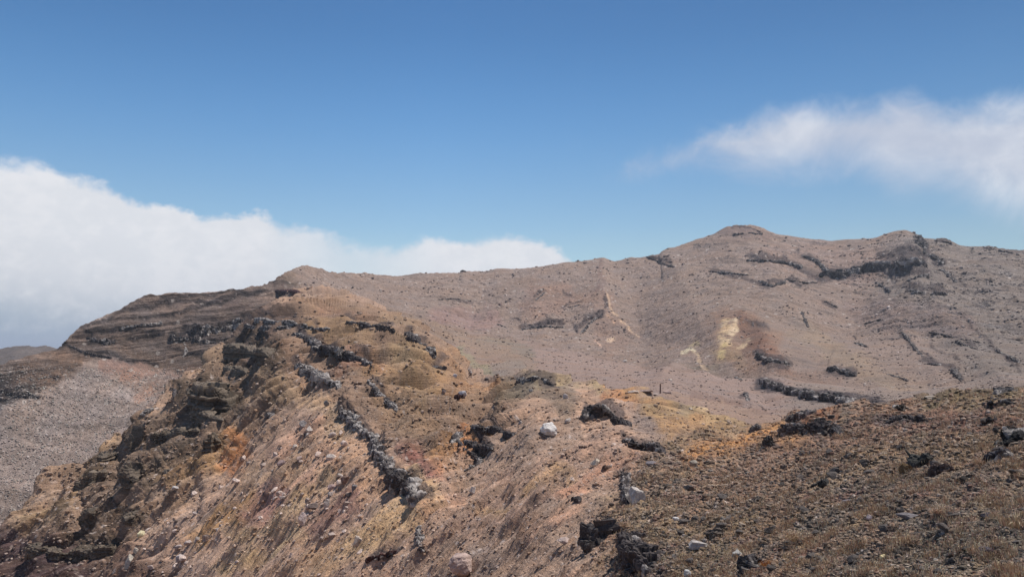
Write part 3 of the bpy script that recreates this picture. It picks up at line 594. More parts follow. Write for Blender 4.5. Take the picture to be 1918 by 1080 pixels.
# ------------------------------------------------------------------ placing things on the real ground
PX1, PY1 = project(X1, Y1, Z1)
RUN = np.minimum.accumulate(np.where(K[:, None] > 0.6, PY1, 1e9), axis=0)
def on_ground(px, py):
    a, _ = ray(px, py); j = int(np.clip(np.searchsorted(AZ, a), 1, NA-1))
    c = RUN[:, j]; i = int(np.argmax(c <= py))
    if c[i] > py: i = int(np.argmin(c))
    i = max(i, 1)
    P = np.array([X1[i, j], Y1[i, j], Z1[i, j]])
    i2 = min(i+3, NR-1); j2 = min(j+3, NA-1); i0 = max(i-3, 0); j0 = max(j-3, 0)
    A = np.array([X1[i2, j]-X1[i0, j], Y1[i2, j]-Y1[i0, j], Z1[i2, j]-Z1[i0, j]]); B = np.array([X1[i, j2]-X1[i, j0], Y1[i, j2]-Y1[i, j0], Z1[i, j2]-Z1[i, j0]])
    n = np.cross(B, A); n = n/(np.linalg.norm(n)+1e-9)
    if n[2] < 0: n = -n
    return P, n, float(math.hypot(P[0], P[1]))

# ------------------------------------------------------------------ things
def tag(o, label=None, cat=None, group=None, kind=None):
    if label: o['label'] = label
    if cat: o['category'] = cat
    if group: o['group'] = group
    if kind: o['kind'] = kind
    return o
import bmesh
def ico(sub):
    bm = bmesh.new(); bmesh.ops.create_icosphere(bm, subdivisions=sub, radius=1.0)
    v = np.array([q.co[:] for q in bm.verts]); f = np.array([[w.index for w in q.verts] for q in bm.faces]); bm.free(); return v, f
ICO = {k: ico(k) for k in (1, 2, 3, 4)}
def rock_verts(rng, sub, cuts=11, rough=0.05, flat=1.0):
    v, f = ICO[sub]; v = v.copy()
    for _ in range(cuts):
        n = rng.normal(size=3); n /= np.linalg.norm(n); d = rng.uniform(0.45, 0.82)
        s = v @ n; m = s > d; v[m] -= ((s[m]-d)*0.96)[:, None]*n
    if rough:
        k = rng.uniform(0, 90)
        for fr, a in ((1.7, rough*1.6), (4.1, rough), (9.0, rough*.6)):
            q = perlin(v[:, 0]*fr+k, v[:, 1]*fr+v[:, 2]*fr*.7) + perlin(v[:, 2]*fr-k, v[:, 0]*fr*.6+k)
            v *= (1 + a*q)[:, None]
    v[:, 2] *= flat
    return v, f
def rot(rng, tilt=0.5):
    a = rng.uniform(0, 2*np.pi); b = rng.normal()*tilt; c = rng.normal()*tilt
    A = np.array([[np.cos(a), -np.sin(a), 0], [np.sin(a), np.cos(a), 0], [0, 0, 1]])
    B = np.array([[1, 0, 0], [0, np.cos(b), -np.sin(b)], [0, np.sin(b), np.cos(b)]])
    C = np.array([[np.cos(c), 0, np.sin(c)], [0, 1, 0], [-np.sin(c), 0, np.cos(c)]])
    return A @ B @ C
def rock_mat(name, sc, amt, bump=.7):
    m = bpy.data.materials.new(name); m.use_nodes = True; nt = m.node_tree; N = nt.nodes; L = nt.links
    b = N['Principled BSDF']; b.inputs['Roughness'].default_value = .92; b.inputs['Specular IOR Level'].default_value = .2
    at = N.new('ShaderNodeAttribute'); at.attribute_name = 'surface'; tc = N.new('ShaderNodeNewGeometry')
    n = N.new('ShaderNodeTexNoise'); n.inputs['Scale'].default_value = sc; n.inputs['Detail'].default_value = 8; n.inputs['Roughness'].default_value = .7
    L.new(tc.outputs['Position'], n.inputs['Vector'])
    mr = N.new('ShaderNodeMapRange'); mr.inputs[1].default_value = .28; mr.inputs[2].default_value = .72; mr.inputs[3].default_value = 1-amt; mr.inputs[4].default_value = 1+amt
    L.new(n.outputs[0], mr.inputs[0]); s = N.new('ShaderNodeVectorMath'); s.operation = 'SCALE'; L.new(at.outputs['Color'], s.inputs[0]); L.new(mr.outputs[0], s.inputs['Scale'])
    L.new(s.outputs[0], b.inputs['Base Color'])
    bp = N.new('ShaderNodeBump'); bp.inputs['Strength'].default_value = bump; bp.inputs['Distance'].default_value = .6/sc
    L.new(n.outputs[0], bp.inputs['Height']); L.new(bp.outputs[0], b.inputs['Normal'])
    return m
MR_NEAR = rock_mat('rock near', 14, .40); MR_MID = rock_mat('rock', 3, .40); MR_FAR = rock_mat('rock far', .7, .35)
def rmat(r): return MR_NEAR if r < 45 else (MR_MID if r < 330 else MR_FAR)

# --- single boulders; sizes are photo pixels converted to metres at their distance
def boulder(px, py, w, h, col, label, cat='boulder', group=None, seed=0, name=None, cuts=12, yaw=None, flat=None, sub=4, parts=0, sink=.25, depth=.8):
    rng = np.random.default_rng(1000+seed+int(px)*7+int(py))
    P, n, r = on_ground(px, py + h*0.35); m = math.hypot(r, P[2])/FPX
    sx, sy, sz = w*m/2*1.12, w*m/2*depth, h*m/2*1.12
    V = []; F = []; C = []; off = 0
    chunks = [(0, 0, 0, 1.0)] + [(rng.uniform(-.9, .9), rng.uniform(-.7, .7), rng.uniform(-.7, -.1), rng.uniform(.25, .5)) for _ in range(parts)]
    for (cx, cy, cz, s) in chunks:
        v, f = rock_verts(rng, sub if s == 1.0 else 3, cuts, .05); v = v @ rot(rng, .35).T * s + np.array([cx, cy, cz])
        V.append(v); F.append(f+off); off += len(v)
        c = np.array(srgb(*col))*rng.uniform(.85, 1.1) if s < 1 else np.array(srgb(*col))
        k = 1 + .16*fbm(v[:, 0]*2+seed, v[:, 1]*2+v[:, 2]*2, 4, .6)
        C.append(np.clip(c[None, :]*k[:, None], .01, .85))
    v = np.concatenate(V)*np.array([sx, sy, sz]); me = new_mesh_np(name or 'boulder', v, np.concatenate(F), 3, np.concatenate(C))
    me.materials.append(rmat(r)); o = bpy.data.objects.new(name or 'boulder', me); scn.collection.objects.link(o)
    o.location = P + np.array([0, 0, sz*(1-2*sink)*.8]); o.rotation_euler = (0, 0, -math.atan2(P[0], P[1]))
    tag(o, label, cat, group); return o
PALE = (178,168,162); PINKP = (176,156,146); GREY = (132,124,120); DRK = (70,64,62); BRN = (112,92,74)
BOULDERS = [
 (1030,803,34,24,(205,198,192),'large bright whitish split boulder on the bare slope below the grey knob',3),
 (1116,866,22,18,(190,176,158),'smooth cream boulder beside a small dark rock on the pinkish slope',0),
 (1192,927,32,40,(182,172,164),'tall pale boulder leaning at the edge of the dark lava ledge',2),
 (870,1056,50,40,(172,150,140),'broad flat pinkish slab half buried at the bottom edge of the slope',0),
 (676,1013,18,30,(178,164,152),'upright pale block standing in the tan gully below the lava sheet',0),
 (695,990,10,9,(130,122,118),'small grey stone just above the upright pale block',0),
 (567,972,16,28,(184,168,164),'elongated pinkish boulder lying steeply below a round dark one',0),
 (588,948,22,16,(112,98,92),'round dark boulder between two pale ones in the crater gully',0),
 (608,942,12,18,(176,166,160),'pale boulder touching the right side of the round dark boulder',0),
 (617,925,12,10,(150,138,132),'grey brown stone at the top of the boulder cluster in the gully',0),
 (249,1050,14,26,(196,186,172),'long whitish boulder lowest on the left of the crater wall',0),
 (277,1000,12,13,(204,194,160),'cream coloured stone on the brown wall above the long whitish boulder',0),
 (265,1030,9,14,(176,164,152),'narrow pale stone just above the long whitish boulder',0),
 (344,914,14,8,(186,180,178),'flat white stone beside the dark layered bluff',0),
 (412,912,12,12,(180,160,150),'pinkish stone on the slope under the orange streak',0),
 (372,961,12,9,(172,158,152),'pale stone midway between the layered bluff and the boulder line',0),
 (340,1042,14,18,(182,170,166),'lowest pale boulder of the diagonal boulder line on the wall',1),
 (342,1022,14,10,(158,146,142),'grey boulder at the lower left of the diagonal boulder line',0),
 (358,1016,14,11,(176,160,152),'pinkish boulder in the middle of the diagonal boulder line',0),
 (372,1010,11,11,(168,158,152),'round pale boulder at the upper right of the diagonal boulder line',0),
 (390,1006,16,14,(150,134,126),'brownish grey boulder highest in the diagonal boulder line',0),
 (410,990,22,10,(176,160,152),'broken pale slab lying above the diagonal boulder line',2),
 (620,856,20,13,(186,174,164),'pale wedge shaped boulder casting a shadow on the tan slope',0),
 (570,794,18,12,(150,142,138),'grey boulder at the top of the trio on the upper crater wall',0),
 (578,805,16,12,(184,172,162),'light boulder in the middle of the trio on the upper crater wall',0),
 (584,813,10,10,(176,164,156),'lowest stone of the trio on the upper crater wall',0),
 (559,836,12,11,(186,172,160),'pale stone right of a smaller one below the boulder trio',0),
 (547,842,9,9,(176,164,154),'small pale stone left of its twin below the boulder trio',0),
 (517,850,12,8,(182,164,154),'solitary pinkish stone on the slope left of the boulder trio',0),
 (535,866,14,12,(150,130,126),'purplish grey stone pair on the wall above the yellowish streak',1),
 (563,860,14,10,(160,140,132),'brownish stone cluster right of the purplish stone pair',1),
 (637,890,14,8,(188,176,166),'flat whitish stone at the top of a brown boulder heap',0),
 (645,899,20,16,(136,112,100),'brown boulder under the flat whitish stone on the tan wall',1),
 (622,911,16,14,(170,146,140),'rosy boulder left of the brown boulder heap',0),
 (671,912,13,13,(116,110,110),'dark grey boulder higher of two on the wall left of the lava sheet',0),
 (660,925,13,10,(96,88,86),'dark grey boulder lower of two on the wall left of the lava sheet',0),
 (617,755,13,13,(128,124,122),'grey block right under the end of the upper black lava band',0),
 (882,918,13,15,(190,178,168),'pale upright block on the pinkish slope right of the orange scar',0),
 (863,739,18,13,(168,164,168),'bluish white boulder on dark red ground at the ochre slope',1),
 (843,703,12,8,(164,160,164),'bluish pale boulder beside the shadowed notch on the rim',0),
 (829,735,12,10,(150,136,130),'grey brown boulder just below the bluish white one on the ochre slope',0),
 (913,709,9,7,(110,104,104),'small dark boulder on the rim crest near the hiker',0),
 (1060,742,11,12,(184,172,166),'pale cubic boulder high on the grey brown knob',0),
 (1063,787,12,14,(190,180,172),'pale stone pair on the slope right of the large white boulder',1),
 (992,730,9,8,(176,168,160),'light stone near the top of the grey knob',0),
 (976,790,9,10,(170,158,150),'light stone left of the large white boulder',0),
 (1221,867,20,17,(122,114,116),'bluish grey faceted boulder below the dark ledge in the middle',0),
 (1297,869,18,11,(150,140,128),'low buff boulder alone on the brownish slope right of the ledge',0),
 (1308,1018,34,17,(164,156,150),'flat pale broken slab in the foreground gravel',2),
 (1342,1000,44,20,(98,88,80),'dark brown flat rock behind the pale broken slab',2),
 (1264,971,12,12,(196,190,186),'white topped small stone in the grassy foreground',0),
 (1382,1036,18,16,(158,154,148),'light grey squarish stone in the foreground gravel',0),
 (1292,1074,14,16,(190,186,180),'white stone at the bottom edge of the photo',0),
 (1412,1060,30,26,(74,70,70),'black square block at the bottom edge with a whitish stone under it',1),
 (1649,1044,13,18,(214,196,152),'cream triangular stone standing in the foreground gravel',0),
 (1625,970,10,11,(188,172,172),'pinkish white little stone in the dark gravel',0),
 (1590,938,24,14,(124,118,122),'flat bluish grey slab lying in the foreground gravel',0),
 (1703,964,40,10,(112,106,106),'long low grey slab beside a yellowish grass tuft',0),
 (1697,878,24,26,(116,94,68),'brown rounded boulder with a deep shadow on its lower left',0),
 (1728,862,44,30,(64,62,58),'dark craggy rock touching the right of the brown rounded boulder',3),
 (1765,878,60,16,(84,72,68),'long low brownish rock right of the craggy dark rock',2),
 (1868,848,50,30,(66,62,64),'dark craggy rock near the right edge above pale grass',3),
 (1904,816,44,28,(40,38,38),'black shadowed rock cut by the right edge of the photo',1),
 (1888,730,60,16,(74,70,70),'flat dark slab perched on the right skyline of the near slope',1),
 (1868,752,84,24,(62,58,58),'wide dark slab under the skyline slab at the right',3),
 (1852,786,34,18,(62,58,58),'dark rock in the grass below the wide dark slab',1),
 (1683,762,28,20,(70,62,56),'dark upright rock on orange soil at the near crest',1),
 (1742,745,24,8,(150,138,126),'pale pinkish slab on the near crest',1),
 (1566,806,26,16,(66,62,62),'dark rock right of the overhanging ledge',1),
 (1540,792,40,16,(62,58,56),'dark rock on the orange soil above the overhanging ledge',2),
 (1416,802,26,13,(92,86,84),'dark capped rock on the near crest left of the ledge',1),
 (1441,826,24,13,(72,68,66),'dark rock below the capped rock on the near crest',1),
 (1135,1002,30,44,(74,68,66),'tall dark boulder left of the foreground lava outcrop',1),
 (1082,933,24,12,(72,66,64),'dark mossy looking rock on the pinkish gravel slope',1),
 (1140,872,22,13,(96,78,68),'small brown rock right of the smooth cream boulder',1),
 (1059,1012,24,14,(168,150,142),'pale pinkish slab on gravel left of the tall dark boulder',1),
 (1855,1030,26,9,(90,82,86),'flat purplish stone in gravel near the right edge',0),
 (1850,965,20,12,(70,66,72),'dark violet stone half buried by pale grass',0),
 (1802,898,18,12,(66,62,58),'dark stone below the craggy rock near right edge',0),
 (1536,905,36,14,(62,60,58),'low dark stones in grass above the foreground gravel',2),
 (1170,676,9,6,(214,202,190),'bright white boulder on the far middle slope',0),
 (1254,711,9,5,(210,194,180),'white elongated boulder on the middle slope above the post',0),
 (1194,676,6,6,(196,172,158),'small pink stone right of the bright white far boulder',0),
 (868,507,12,5,(92,80,76),'dark boulder alone on the distant skyline',1),
 (660,538,5,4,(66,58,56),'tiny dark boulder on the smooth slope below the rim knob',0),
 (937,570,9,6,(120,100,94),'brown boulder on the far crater slope under the skyline',0),
 (1290,765,10,8,(170,156,140),'pale stone in the rubble right of the post',0),
]
# --- lava and ash outcrops: each one continuous craggy mass along its ledge
def cells3(P, k):
    P = P + k; I = np.floor(P).astype(np.int64); best = np.full(len(P), 9.); sec = best.copy(); val = np.zeros(len(P))
    for a in (-1, 0, 1):
        for b in (-1, 0, 1):
            for c in (-1, 0, 1):
                J = I+[a, b, c]; h = _perm[(_perm[(_perm[J[:, 0] & 4095]+J[:, 1]) & 4095]+J[:, 2]) & 4095]
                q = J + np.stack([_rv[h], _rv[(h*7+1) & 4095], _rv[(h*11+2) & 4095]], -1); d = ((q-P)**2).sum(1)
                m = d < best; sec = np.where(m, best, np.minimum(sec, d)); best = np.where(m, d, best); val = np.where(m, _rv[(h*5+3) & 4095], val)
    return np.sqrt(best), np.sqrt(sec), val
def outcrop(path, w, label, col=(80,72,70), name='rock_outcrop', group='dark lava outcrops on the crater slopes', beds=False, seed=0, grey=.3, tall=.9, cat='rock outcrop', fat=.85, var=1.0):
    rng = np.random.default_rng(5000+seed); pts = np.array(path, float)
    L = np.hypot(*np.diff(pts, axis=0).T).sum(); ks = max(6, int(L/6)); d = np.concatenate([[0], np.cumsum(np.hypot(*np.diff(pts, axis=0).T))])
    cx = np.interp(np.linspace(0, d[-1], ks), d, pts[:, 0]) + rng.normal(size=ks)*w*.10; cy = np.interp(np.linspace(0, d[-1], ks), d, pts[:, 1]) + rng.normal(size=ks)*w*.10
    G = [on_ground(a, b+w*.15) for a, b in zip(cx, cy)]; C0 = np.array([g[0] for g in G]); Rr = np.hypot(C0[:, 0], C0[:, 1])
    med = np.array([np.median(Rr[max(0, i-3):i+4]) for i in range(ks)]); rr_ = np.clip(Rr, med*.97, med*1.03)
    q0 = int(np.argmin(np.abs(rr_-np.percentile(rr_, 30))))
    for q in range(q0+1, ks): rr_[q] = np.clip(rr_[q], rr_[q-1]/1.12, rr_[q-1]*1.12)
    for q in range(q0-1, -1, -1): rr_[q] = np.clip(rr_[q], rr_[q+1]/1.12, rr_[q+1]*1.12)
    for q in range(ks): a_, t_ = ray(cx[q], cy[q]+w*.15); C0[q] = np.array([math.sin(a_), math.cos(a_), t_])*rr_[q] if abs(rr_[q]/Rr[q]-1) > .08 else C0[q]
    Rr = rr_
    for _ in range(2): C0[1:-1] = (C0[:-2]+2*C0[1:-1]+C0[2:])/4
    r = float(np.median(Rr)); m = r/FPX; wm = w*m
    ns = int(np.clip((L+w)*1.5, 40, 420)); nr = int(np.clip(w*3.6, 30, 90)); t = np.linspace(0, ks-1, ns)
    C = np.stack([np.interp(t, np.arange(ks), C0[:, i]) for i in range(3)], -1)
    T_ = np.gradient(C, axis=0); T_[:, 2] *= .3; T_ /= np.linalg.norm(T_, axis=1, keepdims=True)+1e-9
    ends = np.linspace(-1, 1, ns); ext = wm*.45; C = C + T_*(ends*ext*np.abs(ends)**6)[:, None]
    S_ = np.cross(T_, [0, 0, 1.0]); S_ /= np.linalg.norm(S_, axis=1, keepdims=True)+1e-9; U_ = np.array([0, 0, 1.0])
    arc = np.arange(ns)/ns*L/w
    prof = np.sqrt(np.clip(1-np.abs(ends)**(max(2., 2*L/w+1)), 0, 1))*(1+var*.75*perlin(arc*.7+seed, arc*0+.37)+var*.4*perlin(arc*1.9+seed, arc*0+.7))
    prof = np.clip(prof-.08, 0.03, 2)*np.interp(t, np.arange(ks), Rr)/r; C = C - np.array([0, 0, -.12 if beds else .14])*wm - (C/np.linalg.norm(C, axis=1, keepdims=True))*(wm*(.55 if beds else .15))
    a = np.linspace(0, 2*np.pi, nr, endpoint=False); ca, sa = np.cos(a), np.sin(a); sq = (np.abs(ca)**5+np.abs(sa)**5)**(-1/5.)
    V = C[:, None, :] + (S_[:, None, :]*(ca*sq)[None, :, None]*.62*fat + U_*(sa*sq)[None, :, None]*.58*tall)*(prof*wm)[:, None, None]
    O = (S_[:, None, :]*ca[None, :, None] + U_*sa[None, :, None]).reshape(-1, 3); P = V.reshape(-1, 3).copy()
    pr = np.repeat(prof, nr); k = seed*3.1
    amp = np.clip(pr, .1, 1)
    if beds:
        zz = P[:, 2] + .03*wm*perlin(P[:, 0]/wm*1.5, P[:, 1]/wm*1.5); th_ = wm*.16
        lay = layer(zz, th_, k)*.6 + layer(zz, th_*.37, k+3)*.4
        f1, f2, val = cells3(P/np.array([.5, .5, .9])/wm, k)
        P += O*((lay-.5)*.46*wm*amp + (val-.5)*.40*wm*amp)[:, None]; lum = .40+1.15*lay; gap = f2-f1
    else:
        sc = np.array([.62, .62, .7])*wm
        Pw = P + .45*wm*np.stack([perlin(P[:, 0]/wm*1.1+k, P[:, 1]/wm*1.1+P[:, 2]/wm), perlin(P[:, 1]/wm*1.1, P[:, 2]/wm-k), perlin(P[:, 0]/wm-k, P[:, 2]/wm)], -1); f1, f2, val = cells3(Pw/sc, k); P += O*((val-.42)*.56*wm*amp)[:, None]
        g1, g2, v2 = cells3(P/sc*2.6, k+9); P += O*((v2-.5)*.20*wm*amp)[:, None]
        lum = .62+.75*v2; gap = np.minimum(f2-f1, 1)
        crack = 1-sst(gap, 0.0, .16); P -= O*(crack*.07*wm*amp)[:, None]
    P += O*(.03*wm*(perlin(P[:, 0]/wm*7, P[:, 1]/wm*7+P[:, 2]/wm*5)))[:, None]
    base = C[ns//2]; Vv = np.concatenate([P-base, [C[0]-base], [C[-1]-base]])
    i = np.arange(ns-1)[:, None]*nr; j = np.arange(nr)[None, :]; j1 = (j+1) % nr
    F = np.stack([i+j, i+nr+j, i+nr+j1, i+j1], -1).reshape(-1, 4); tri = np.concatenate([F[:, [0, 1, 2]], F[:, [0, 2, 3]]])
    j = np.arange(nr); j1 = (j+1) % nr; n0 = ns*nr
    tri = np.concatenate([tri, np.stack([j*0+n0, j, j1], -1), np.stack([j*0+n0+1, (ns-1)*nr+j1, (ns-1)*nr+j], -1)])
    gm_ = (_rv[(np.floor(val*997).astype(int)) & 4095] < grey)
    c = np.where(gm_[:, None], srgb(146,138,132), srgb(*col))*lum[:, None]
    c = c*(1+.22*perlin(P[:, 0]/wm*9, P[:, 1]/wm*9+P[:, 2]/wm*6))[:, None]; c = np.concatenate([c, c[:1], c[-1:]])
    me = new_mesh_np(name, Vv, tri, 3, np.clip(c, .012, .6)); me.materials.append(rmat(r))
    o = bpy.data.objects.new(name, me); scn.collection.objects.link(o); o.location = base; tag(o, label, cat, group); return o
for i, (px, py, w, h, c, lab, parts) in enumerate(BOULDERS):
    small = max(w, h) < 16
    if parts >= 1 and sum(c) < 290 and w > 20:
        outcrop([(px-w*.28, py+h*.12), (px+w*.28, py)], h*.95, lab, col=c, seed=600+i, grey=.12, name='craggy_rock', group='notable boulders on the slopes', cat='rock', tall=.9); continue
    parts = 0
    boulder(px, py, w, h, c, lab, 'stone' if small else 'boulder', 'notable boulders on the slopes', seed=i, name='stone' if small else 'boulder', parts=parts, sub=3 if small else 4, depth=.75)

OUT = [
 ([(562,688),(600,704),(640,722)],15,'long grey and black lava band on the upper crater wall',.6),
 ([(648,768),(670,795),(700,820),(725,862),(742,888)],15,'narrow jagged lava band descending the crater wall toward the thick outcrop',.6),
 ([(742,893),(770,912),(800,936)],28,'thick dark lava outcrop with an overhang above the tan gully',.5),
 ([(552,625),(590,640),(608,655)],9,'black lava band just left of the thickest upper outcrop',.2),
 ([(595,652),(640,662),(695,684)],13,'blocky black outcrop in the middle of the ochre wall',.2),
 ([(495,600),(530,602),(562,610)],7,'greyish lava ledge highest under the rim',.5),
 ([(572,612),(600,620),(618,618)],6,'grey broken ledge right of the highest ledge',.5),
 ([(480,612),(500,616),(545,616)],7,'dark ledge at the left under the rim',.3),
 ([(650,602),(690,611),(735,622)],8,'straight black lava ledge just under the rim crest',.05),
 ([(755,622),(775,642),(788,648)],10,'black notch of lava below the rim crest',.2),
 ([(795,655),(805,668)],10,'small grey outcrop below the black notch on the ochre slope',.5),
 ([(690,712),(712,738),(745,768)],8,'thin broken ledge between the two main lava bands',.4),
 ([(808,691),(830,689)],7,'shadowed rock shelf on the ochre rim',.0),
 ([(865,738),(850,748)],7,'dark reddish rock shelf beneath the bluish white boulder',.0),
 ([(1095,776),(1120,765),(1145,770)],20,'dark overhanging outcrop at the left of the orange saddle',.3),
 ([(1150,785),(1180,798)],12,'low dark rocks right of the overhanging outcrop at the saddle',.1),
 ([(1172,828),(1180,835),(1215,835),(1245,845)],15,'dark split outcrop standing in the middle of the slope',.15),
 ([(890,798),(940,806),(972,818)],9,'dark upper lip of the hollow in the brown rocks',.1),
 ([(882,828),(905,842),(930,840)],13,'black rocks inside the hollow beside the orange scar',.1),
 ([(848,826),(862,812)],12,'grey blocky outcrop left of the hollow',.7),
 ([(1178,1002),(1192,1035),(1225,1068)],33,'big craggy dark outcrop at the bottom centre of the slope',.03),
 ([(1168,888),(1172,915),(1180,940)],12,'dark ledge behind the tall pale boulder',.3),
 ([(788,985),(792,1008),(792,1030)],9,'grey step of rock at the foot of the pinkish slope',.6),
 ([(1480,785),(1530,775)],11,'thin dark lava slab above the overhanging ledge',.1),
 ([(1470,808),(1510,806),(1560,800)],19,'overhanging dark ledge with deep shadow on the near crest',.1),
 ([(1665,788),(1700,782),(1735,785)],13,'long dark rock row on the near slope right of the orange soil',.1),
 ([(975,715),(1010,706),(1035,722)],9,'rubble of grey stones capping the middle knob',.6),
 ([(700,1045),(740,1030)],9,'dark reddish ledge low in the tan gully',.1),
 ([(1430,712),(1470,730),(1530,745),(1620,755)],19,'long grey blocky cliff behind the near crest',.35),
 ([(1540,515),(1570,514),(1600,506),(1640,500),(1690,497),(1722,492)],17,'long dark layered cliff under the right summit',.25),
 ([(1400,487),(1470,492),(1500,500)],7,'dark ledge left of the long layered summit cliff',.2),
 ([(1505,480),(1530,490),(1550,510),(1572,517)],8,'black hooked outcrop at the left end of the summit cliff',.2),
 ([(1712,440),(1722,460),(1733,472)],11,'dark crag at the corner of the right summit',.2),
 ([(1330,508),(1370,512),(1400,516)],5,'thin dark ledge crossing the slope under the highest summit',.2),
 ([(1420,524),(1445,538),(1468,528)],7,'curved dark ledge below the saddle between summits',.2),
 ([(1210,482),(1235,490),(1264,500)],5.5,'straight black dyke at the notch left of the highest summit',.0),
 ([(978,617),(1010,611),(1054,612)],6,'dark crack like outcrop on the far crater floor wall',.2),
 ([(1086,626),(1105,604),(1126,590)],4.5,'dark outcrop rising along the far dyke ridge',.2),
 ([(1418,664),(1450,680),(1475,680)],9,'dark knobbly outcrop right of the yellow sulphur patch',.2),
 ([(1550,690),(1575,695),(1600,702)],10,'dark isolated outcrop on the smooth far slope',.2),
 ([(1705,545),(1730,550)],7,'dark rock clump below the summit corner',.3),
 ([(1745,550),(1770,552)],8,'darkest rock clump on the right mountain side',.2),
 ([(1735,475),(1765,490)],8,'dark crag tumbling right of the summit corner',.3),
 ([(1700,525),(1735,515)],7,'rock clump right under the layered summit cliff',.3),
 ([(1730,680),(1760,684)],6,'low dark outcrop at the right above the near crest',.3),
 ([(1785,690),(1800,712)],6,'dark rock trail descending at the far right slope',.3),
 ([(1750,450),(1780,455)],4,'dark rocks on the far right skyline',.1),
 ([(1843,463),(1905,475)],3.5,'thin dark ledge along the far right skyline',.1),
 ([(350,618),(400,616),(440,608),(470,600)],15,'broad purplish black lava mass in the middle of the left cliff',.2),
 ([(322,630),(350,632),(400,640)],9,'dark lava foot under the broad purplish mass',.2),
 ([(165,633),(210,640)],9,'dark lava lens at the left part of the far cliff',.1),
 ([(128,645),(160,660),(205,668)],5,'thin dark ledge at the left end of the far cliff',.1),
 ([(225,613),(250,609),(300,604)],5,'greyish white ledge in the far left cliff',.8),
 ([(515,545),(545,547),(568,552)],8,'dark red hollow rock below the rounded rim knob',.0),
 ([(30,740),(70,742)],5,'dark outcrop on the shaded slope at the left edge',.2),
 ([(265,775),(285,768)],7,'bluish grey rock pile on the spur crest beside the scree',.6),
 ([(1545,565),(1567,576)],4,'short dark slit like outcrop on the smooth slope under the summit cliff',.0),
 ([(1500,585),(1512,612)],4,'small dark rock trail under the saddle between the summits',.2),
 ([(1618,606),(1652,598)],4,'curved dark ledge in the middle of the right mountain side',.1),
 ([(1600,642),(1625,650)],6,'brownish rock rubble left of the long diagonal cracks',.4),
 ([(1690,620),(1712,650),(1728,668)],4,'long diagonal dark crack on the right mountain side',.1),
 ([(1740,622),(1790,632),(1835,642)],3.5,'thin straight dark ledge near the right edge of the mountain',.1),
 ([(1790,640),(1830,655)],3.5,'short dark ledge just under the thin straight one',.1),
 ([(1865,655),(1900,675),(1918,682)],5,'dark ledge running out of the photo at the right edge',.2),
 ([(1660,700),(1700,712)],5,'low broken rocks above the near crest at the right',.4),
 ([(1760,505),(1790,525)],6,'scattered crag below the right shoulder of the mountain',.3),
 ([(1640,528),(1668,545)],5,'low rock trail below the middle of the summit cliff',.3),
 ([(1375,441),(1400,436),(1425,438)],5,'dark rock cap on the highest summit',.3),
 ([(1470,522),(1510,530),(1530,528)],4,'thin dark ledge under the hooked outcrop',.2),
 ([(1246,481),(1256,478)],4,'black block at the foot of the highest summit on the skyline',.0),
 ([(820,560),(850,559),(882,563)],3,'thin dark cracks on the far slope below the middle skyline',.2),
 ([(1003,562),(1020,547)],3,'small diagonal ledge on the far slope left of the dyke ridge',.2),
 ([(1052,577),(1070,574),(1088,570)],3,'faint horizontal ledge just left of the dyke ridge',.2),
 ([(930,607),(948,612)],3,'tiny dark ledge at the left end of the far crater slope',.2),
 ([(1395,735),(1401,752)],6,'small shadowed rock at the head of the far gully',.3),
 ([(1375,706),(1390,712)],5,'grey rocks right of the far mound with the white streak',.4),
 ([(345,640),(350,655),(342,668)],4,'pale and dark rock trickle below the broad purplish mass',.8),
 ([(330,726),(338,740)],9,'dark rock knob on the spur left of the largest ash bluff',.1),
 ([(520,785),(512,775)],7,'small shaded knob on the wall above the boulder trio',.3),
 ([(850,818),(905,868),(880,880)],8,'brown rocks at the foot of the hollow',.1),
 ([(880,700),(868,692)],5,'low brown rocks by the hiker on the rim',.1),
]
for i, (p, w, lab, g) in enumerate(OUT):
    c = (72,50,48) if ' red ' in lab or 'reddish' in lab else (76,69,67)
    outcrop(p, w, lab, col=c, seed=i, grey=g, var=.4 if p[0][1] < 560 else .85, tall=.6 if w < 6.5 else .9)
ASH = [
 ([(365,745),(400,748),(435,762)],24,'largest dark layered ash bluff on the near spur'),
 ([(370,780),(420,787)],10,'low layered ledge under the largest ash bluff'),
 ([(445,662),(480,664),(520,670)],14,'layered dark bluff high on the spur near the rim'),
 ([(430,692),(465,700)],9,'small layered ledge between the two upper bluffs'),
 ([(290,820),(320,818),(375,808)],9,'thin layered ledge above the twin ash towers'),
 ([(262,885),(256,915)],16,'left twin of the layered ash towers'),
 ([(295,905),(325,882)],22,'right twin of the layered ash towers'),
 ([(150,915),(175,905),(200,890)],13,'slanting layered bluff lowest on the left spur'),
 ([(185,870),(205,860),(215,850)],11,'layered bluff at the edge of the spur by the scree'),
 ([(250,840),(268,810)],10,'layered rocks on the spur crest above the scree'),
 ([(400,842),(420,828)],13,'layered dark rock beside the orange streak'),
 ([(250,975),(262,960)],9,'small dark layered block low on the left wall'),
 ([(160,975),(185,960)],10,'brown layered rocks at the lower left'),
 ([(60,1030),(140,1040),(210,1030)],10,'shaded dark ledges in the bottom left corner'),
]
for i, (p, w, lab) in enumerate(ASH):
    outcrop(p, w*1.25, lab, col=(98,87,76), seed=200+i, grey=.0, beds=True, name='ash_bluff', tall=1.25, fat=1.2, group='layered ash bluffs of the near spur')

